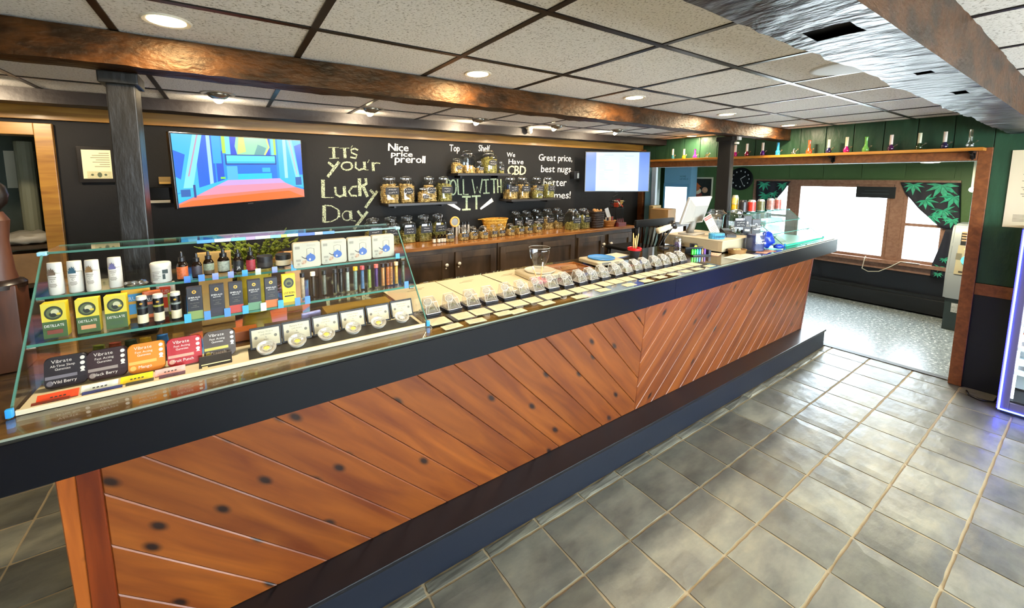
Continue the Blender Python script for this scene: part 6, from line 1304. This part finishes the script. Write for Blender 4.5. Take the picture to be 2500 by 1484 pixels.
def curtain(label, ya, yb2, poly, leaves, waves):
    t = thing('leaf_curtain', label, 'curtain', (6.93, (ya + yb2) / 2, 1.575)); g = G()
    wv = lambda y, z: -.006 * math.sin((y - ya) * waves) * min(1, (1.58 - z) * 4 + .3)
    rows = 14; cols = 18; grid = {}
    for i in range(rows + 1):
        z = poly[0][2] + (poly[-1][2] - poly[0][2]) * i / rows
        for k in range(len(poly) - 1):
            if poly[k][2] >= z >= poly[k + 1][2]: f_ = (poly[k][2] - z) / (poly[k][2] - poly[k + 1][2]); l_ = poly[k][0] + (poly[k+1][0] - poly[k][0]) * f_; r_ = poly[k][1] + (poly[k+1][1] - poly[k][1]) * f_; break
        for j in range(cols + 1):
            y = l_ + (r_ - l_) * j / cols; grid[i, j] = g.v((wv(y, z), y - (ya + yb2) / 2, z - 1.575))
    for i in range(rows):
        for j in range(cols): g.f([grid[i, j], grid[i, j+1], grid[i+1, j+1], grid[i+1, j]])
    c = g.obj('cloth', CURT, t, 1); s = c.modifiers.new('thick', 'SOLIDIFY'); s.thickness = .003
    fr = lambda a, b_: (wv(a, b_) - .009, a - (ya + yb2) / 2, b_ - 1.575)
    zt_, zb_ = poly[0][2] - .006, poly[-1][2] + .006
    def fr(a, b_):
        b_ = min(max(b_, zb_), zt_)
        for k in range(len(poly) - 1):
            if poly[k][2] >= b_ >= poly[k + 1][2]: f_ = (poly[k][2] - b_) / (poly[k][2] - poly[k + 1][2]); l_ = poly[k][0] + (poly[k+1][0] - poly[k][0]) * f_; r_ = poly[k][1] + (poly[k+1][1] - poly[k][1]) * f_; break
        a = min(max(a, r_ + .006), l_ - .006); return (wv(a, b_) - .009, a - (ya + yb2) / 2, b_ - 1.575)
    for cy, cz, r, ro in leaves: g = G(); leaf7(g, (cy, cz), r, ro, fr); g.obj('leaf_print', LEAFT, t)
curtain('dark curtain with green leaf print swept aside over the right window', .92, 1.385, [(1.385, .905, 1.575), (1.34, .90, 1.46), (1.22, .885, 1.28), (1.06, .875, 1.10), (1.00, .875, 1.05)], [(1.27, 1.55, .13, -1.6), (1.04, 1.55, .19, -1.8), (1.16, 1.37, .13, -2.3), (.94, 1.42, .15, -1.3), (1.01, 1.26, .15, -1.8), (1.09, 1.19, .11, -2.3), (.93, 1.16, .11, -1.5)], 55)
curtain('dark curtain with green leaf print over the left window behind the cans', 2.50, 2.98, [(2.97, 2.52, 1.575), (2.97, 2.62, 1.40), (2.95, 2.74, 1.22), (2.93, 2.84, 1.05)], [(2.86, 1.54, .13, -1.5), (2.62, 1.53, .11, -1.7), (2.83, 1.37, .14, -1.4), (2.92, 1.22, .10, -1.6), (2.73, 1.40, .10, -1.9)], 50)
curtain('lower swath of leaf-print curtain hanging beside the cash machine', .90, 1.05, [(.975, .90, 1.045), (1.0, .90, .85), (1.045, .905, .62), (1.05, .92, .46)], [(.985, .60, .07, -1.4), (.955, .70, .06, -1.9), (.99, .52, .06, -1.6)], 60)
t = thing('window_sign', 'dark rectangular sign panel hanging inside the big window', 'sign', (6.945, 1.605, 1.375)); g = G(); g.box(-.006, .006, -.185, .185, 0, .14, .002); g.obj('panel', P('#161d24', .4), t); g = G(); g.box(-.0075, -.006, -.13, .13, .05, .056); g.box(-.0075, -.006, -.12, .10, .09, .094); g.obj('print', P('#3a4650', .5), t)
g = G()
for y in (-.17, .17): g.tube([(0, y, .14), (0, y, .172)], .002, 4)
g.obj('hanger', STEEL, t)
t = thing('power_cable', 'white cable looped on and below the window sill', 'cable', (6.90, 1.5, .60)); g = G(); g.tube([(0, .12, .02), (-.005, .13, -.02), (-.02, .14, -.14), (-.02, .08, -.17), (-.02, -.02, -.15), (-.02, -.12, -.07), (.0, -.2, .006), (0, -.36, .006)], .005, 6); g.obj('cable', WHITE, t, 1)
t = thing('night_light', 'small bright bulb lamp on the wall beside the jamb', 'lamp', (6.5, .765, 1.49)); g = G(); g.ico((0, 0, .02), .026, 2); g.obj('bulb', P((.75, 1, .95), .4, emit=12), t, 1); g = G(); g.cyl((0, 0, .044), .012, .42, 10); g.obj('cord', P('#cfd6c8', .5), t)
t = thing('ceiling_lamp', 'round flush ceiling lamp glowing in the front room', 'ceiling lamp', (5.9, .985, 1.778)); g = G(); g.lathe([(0, 0), (.06, .004), (.10, .025), (.11, .05), (0, .05)], 24); g.obj('diffuser', P((1, .93, .75), .4, emit=9), t, 40); g = G(); g.lathe([(.02, .05), (.125, .05), (.125, .06), (.02, .154), (0, .154)], 24); g.obj('mount', P('#b9a878', .4), t, 40)
def lamp(t, kind, e, col, loc, size=.09, spread=PI):
    ld = bpy.data.lights.new('lamp_light', 'AREA'); ld.shape = 'DISK'; ld.size = size; ld.energy = e; ld.color = col; ld.spread = spread
    o = bpy.data.objects.new('lamp_light', ld); COL.objects.link(o); o.parent = t; o.location = loc; return o
WARM = (1, .80, .55)
lamp(t, 'A', 20, (1, .86, .55), (0, 0, -.01), .2)

# ================================================================ CEILING FITTINGS
LENS = P((1, .78, .45), .4, emit=22)
def downlight(x, y, label, e=LAMP_W):
    t = thing('downlight', label, 'ceiling light', (x, y, ZC), 0, 'round ceiling lights')
    g = G(); g.lathe([(.046, -.002), (.060, -.005), (.064, -.001), (.064, .001)], 28); g.obj('trim_ring', P('#d8d2c2', .4), t, 40)
    g = G(); g.lathe([(0, -.0035), (.048, -.0035), (.048, 0)], 28); g.obj('lens', LENS, t, 40); lamp(t, 'A', e, WARM, (0, 0, -.008)); return t
for i, (x, y) in enumerate(((-.126, 1.595), (1.004, 1.624), (2.091, 1.592), (3.243, 1.631), (4.424, 1.665))): downlight(x, y, 'round recessed light in front of the big beam, %s from left' % ORD[i])
downlight(4.637, 2.711, 'round recessed light behind the big beam near the black post')
for i, x in enumerate((-.9, .7, 2.3, 3.9)): downlight(x, -1.0, 'added recessed fill light over the customer floor, %s from left' % ORD[i])  # unseen lamps added behind the camera as fill for floor and ceiling
def eyeball(x, y, label):
    t = thing('eyeball_light', label, 'ceiling light', (x, y, ZC), 0, 'swivel ceiling lights behind the beam')
    g = G(); g.lathe([(.06, -.002), (.082, -.006), (.088, -.001), (.088, .001)], 28); g.obj('trim_ring', P('#b9b4a8', .3, .5), t, 40)
    g = G(); g.ico((0, .012, -.002), .055, 3, (1, 1, .55)); g.obj('eyeball', P('#8f8a7c', .25, .7), t, 1)
    g = G(); g.M = Matrix.Translation((0, .042, -.026)) @ Matrix.Rotation(math.radians(-50), 4, 'X'); g.cyl((0, 0, -.004), .026, .005, 20); g.obj('bulb', LENS, t)
    l = lamp(t, 'A', LAMP_W * .9, WARM, (0, .058, -.042), .05); l.rotation_euler = (math.radians(38), 0, 0)
for i, (x, y) in enumerate(((-1.07, 2.83), (-.014, 2.806), (.88, 2.83), (1.781, 2.863), (2.62, 2.83), (3.401, 2.761))): eyeball(x, y, 'swivel eyeball ceiling light aimed at the chalkboard, %s from left' % ORD[i])
t = thing('ceiling_speaker', 'large round white ceiling speaker beside the right beam', 'speaker', (2.30, .655, ZC)); g = G(); g.lathe([(0, -.006), (.12, -.006), (.135, -.004), (.14, 0), (.14, .001)], 40); g.obj('grille', P('#cfd2d4', .5), t, 40)
t = thing('security_camera', 'small white dome camera under the chalkboard-side beam', 'camera', (2.50, 3.09, 2.10)); g = G(); g.lathe([(0, 0), (.032, .0), (.034, .016), (0, .02)], 18); g.obj('mount', WHITE, t, 40); g = G(); g.ico((0, -.004, -.016), .027, 2); g.obj('dome', P('#e3e0d6', .3), t, 1); g = G(); g.M = Matrix.Translation((0, -.026, -.022)) @ Matrix.Rotation(PI/2, 4, 'X'); g.cyl((0, 0, 0), .011, .005, 12); g.obj('lens', BLK, t)
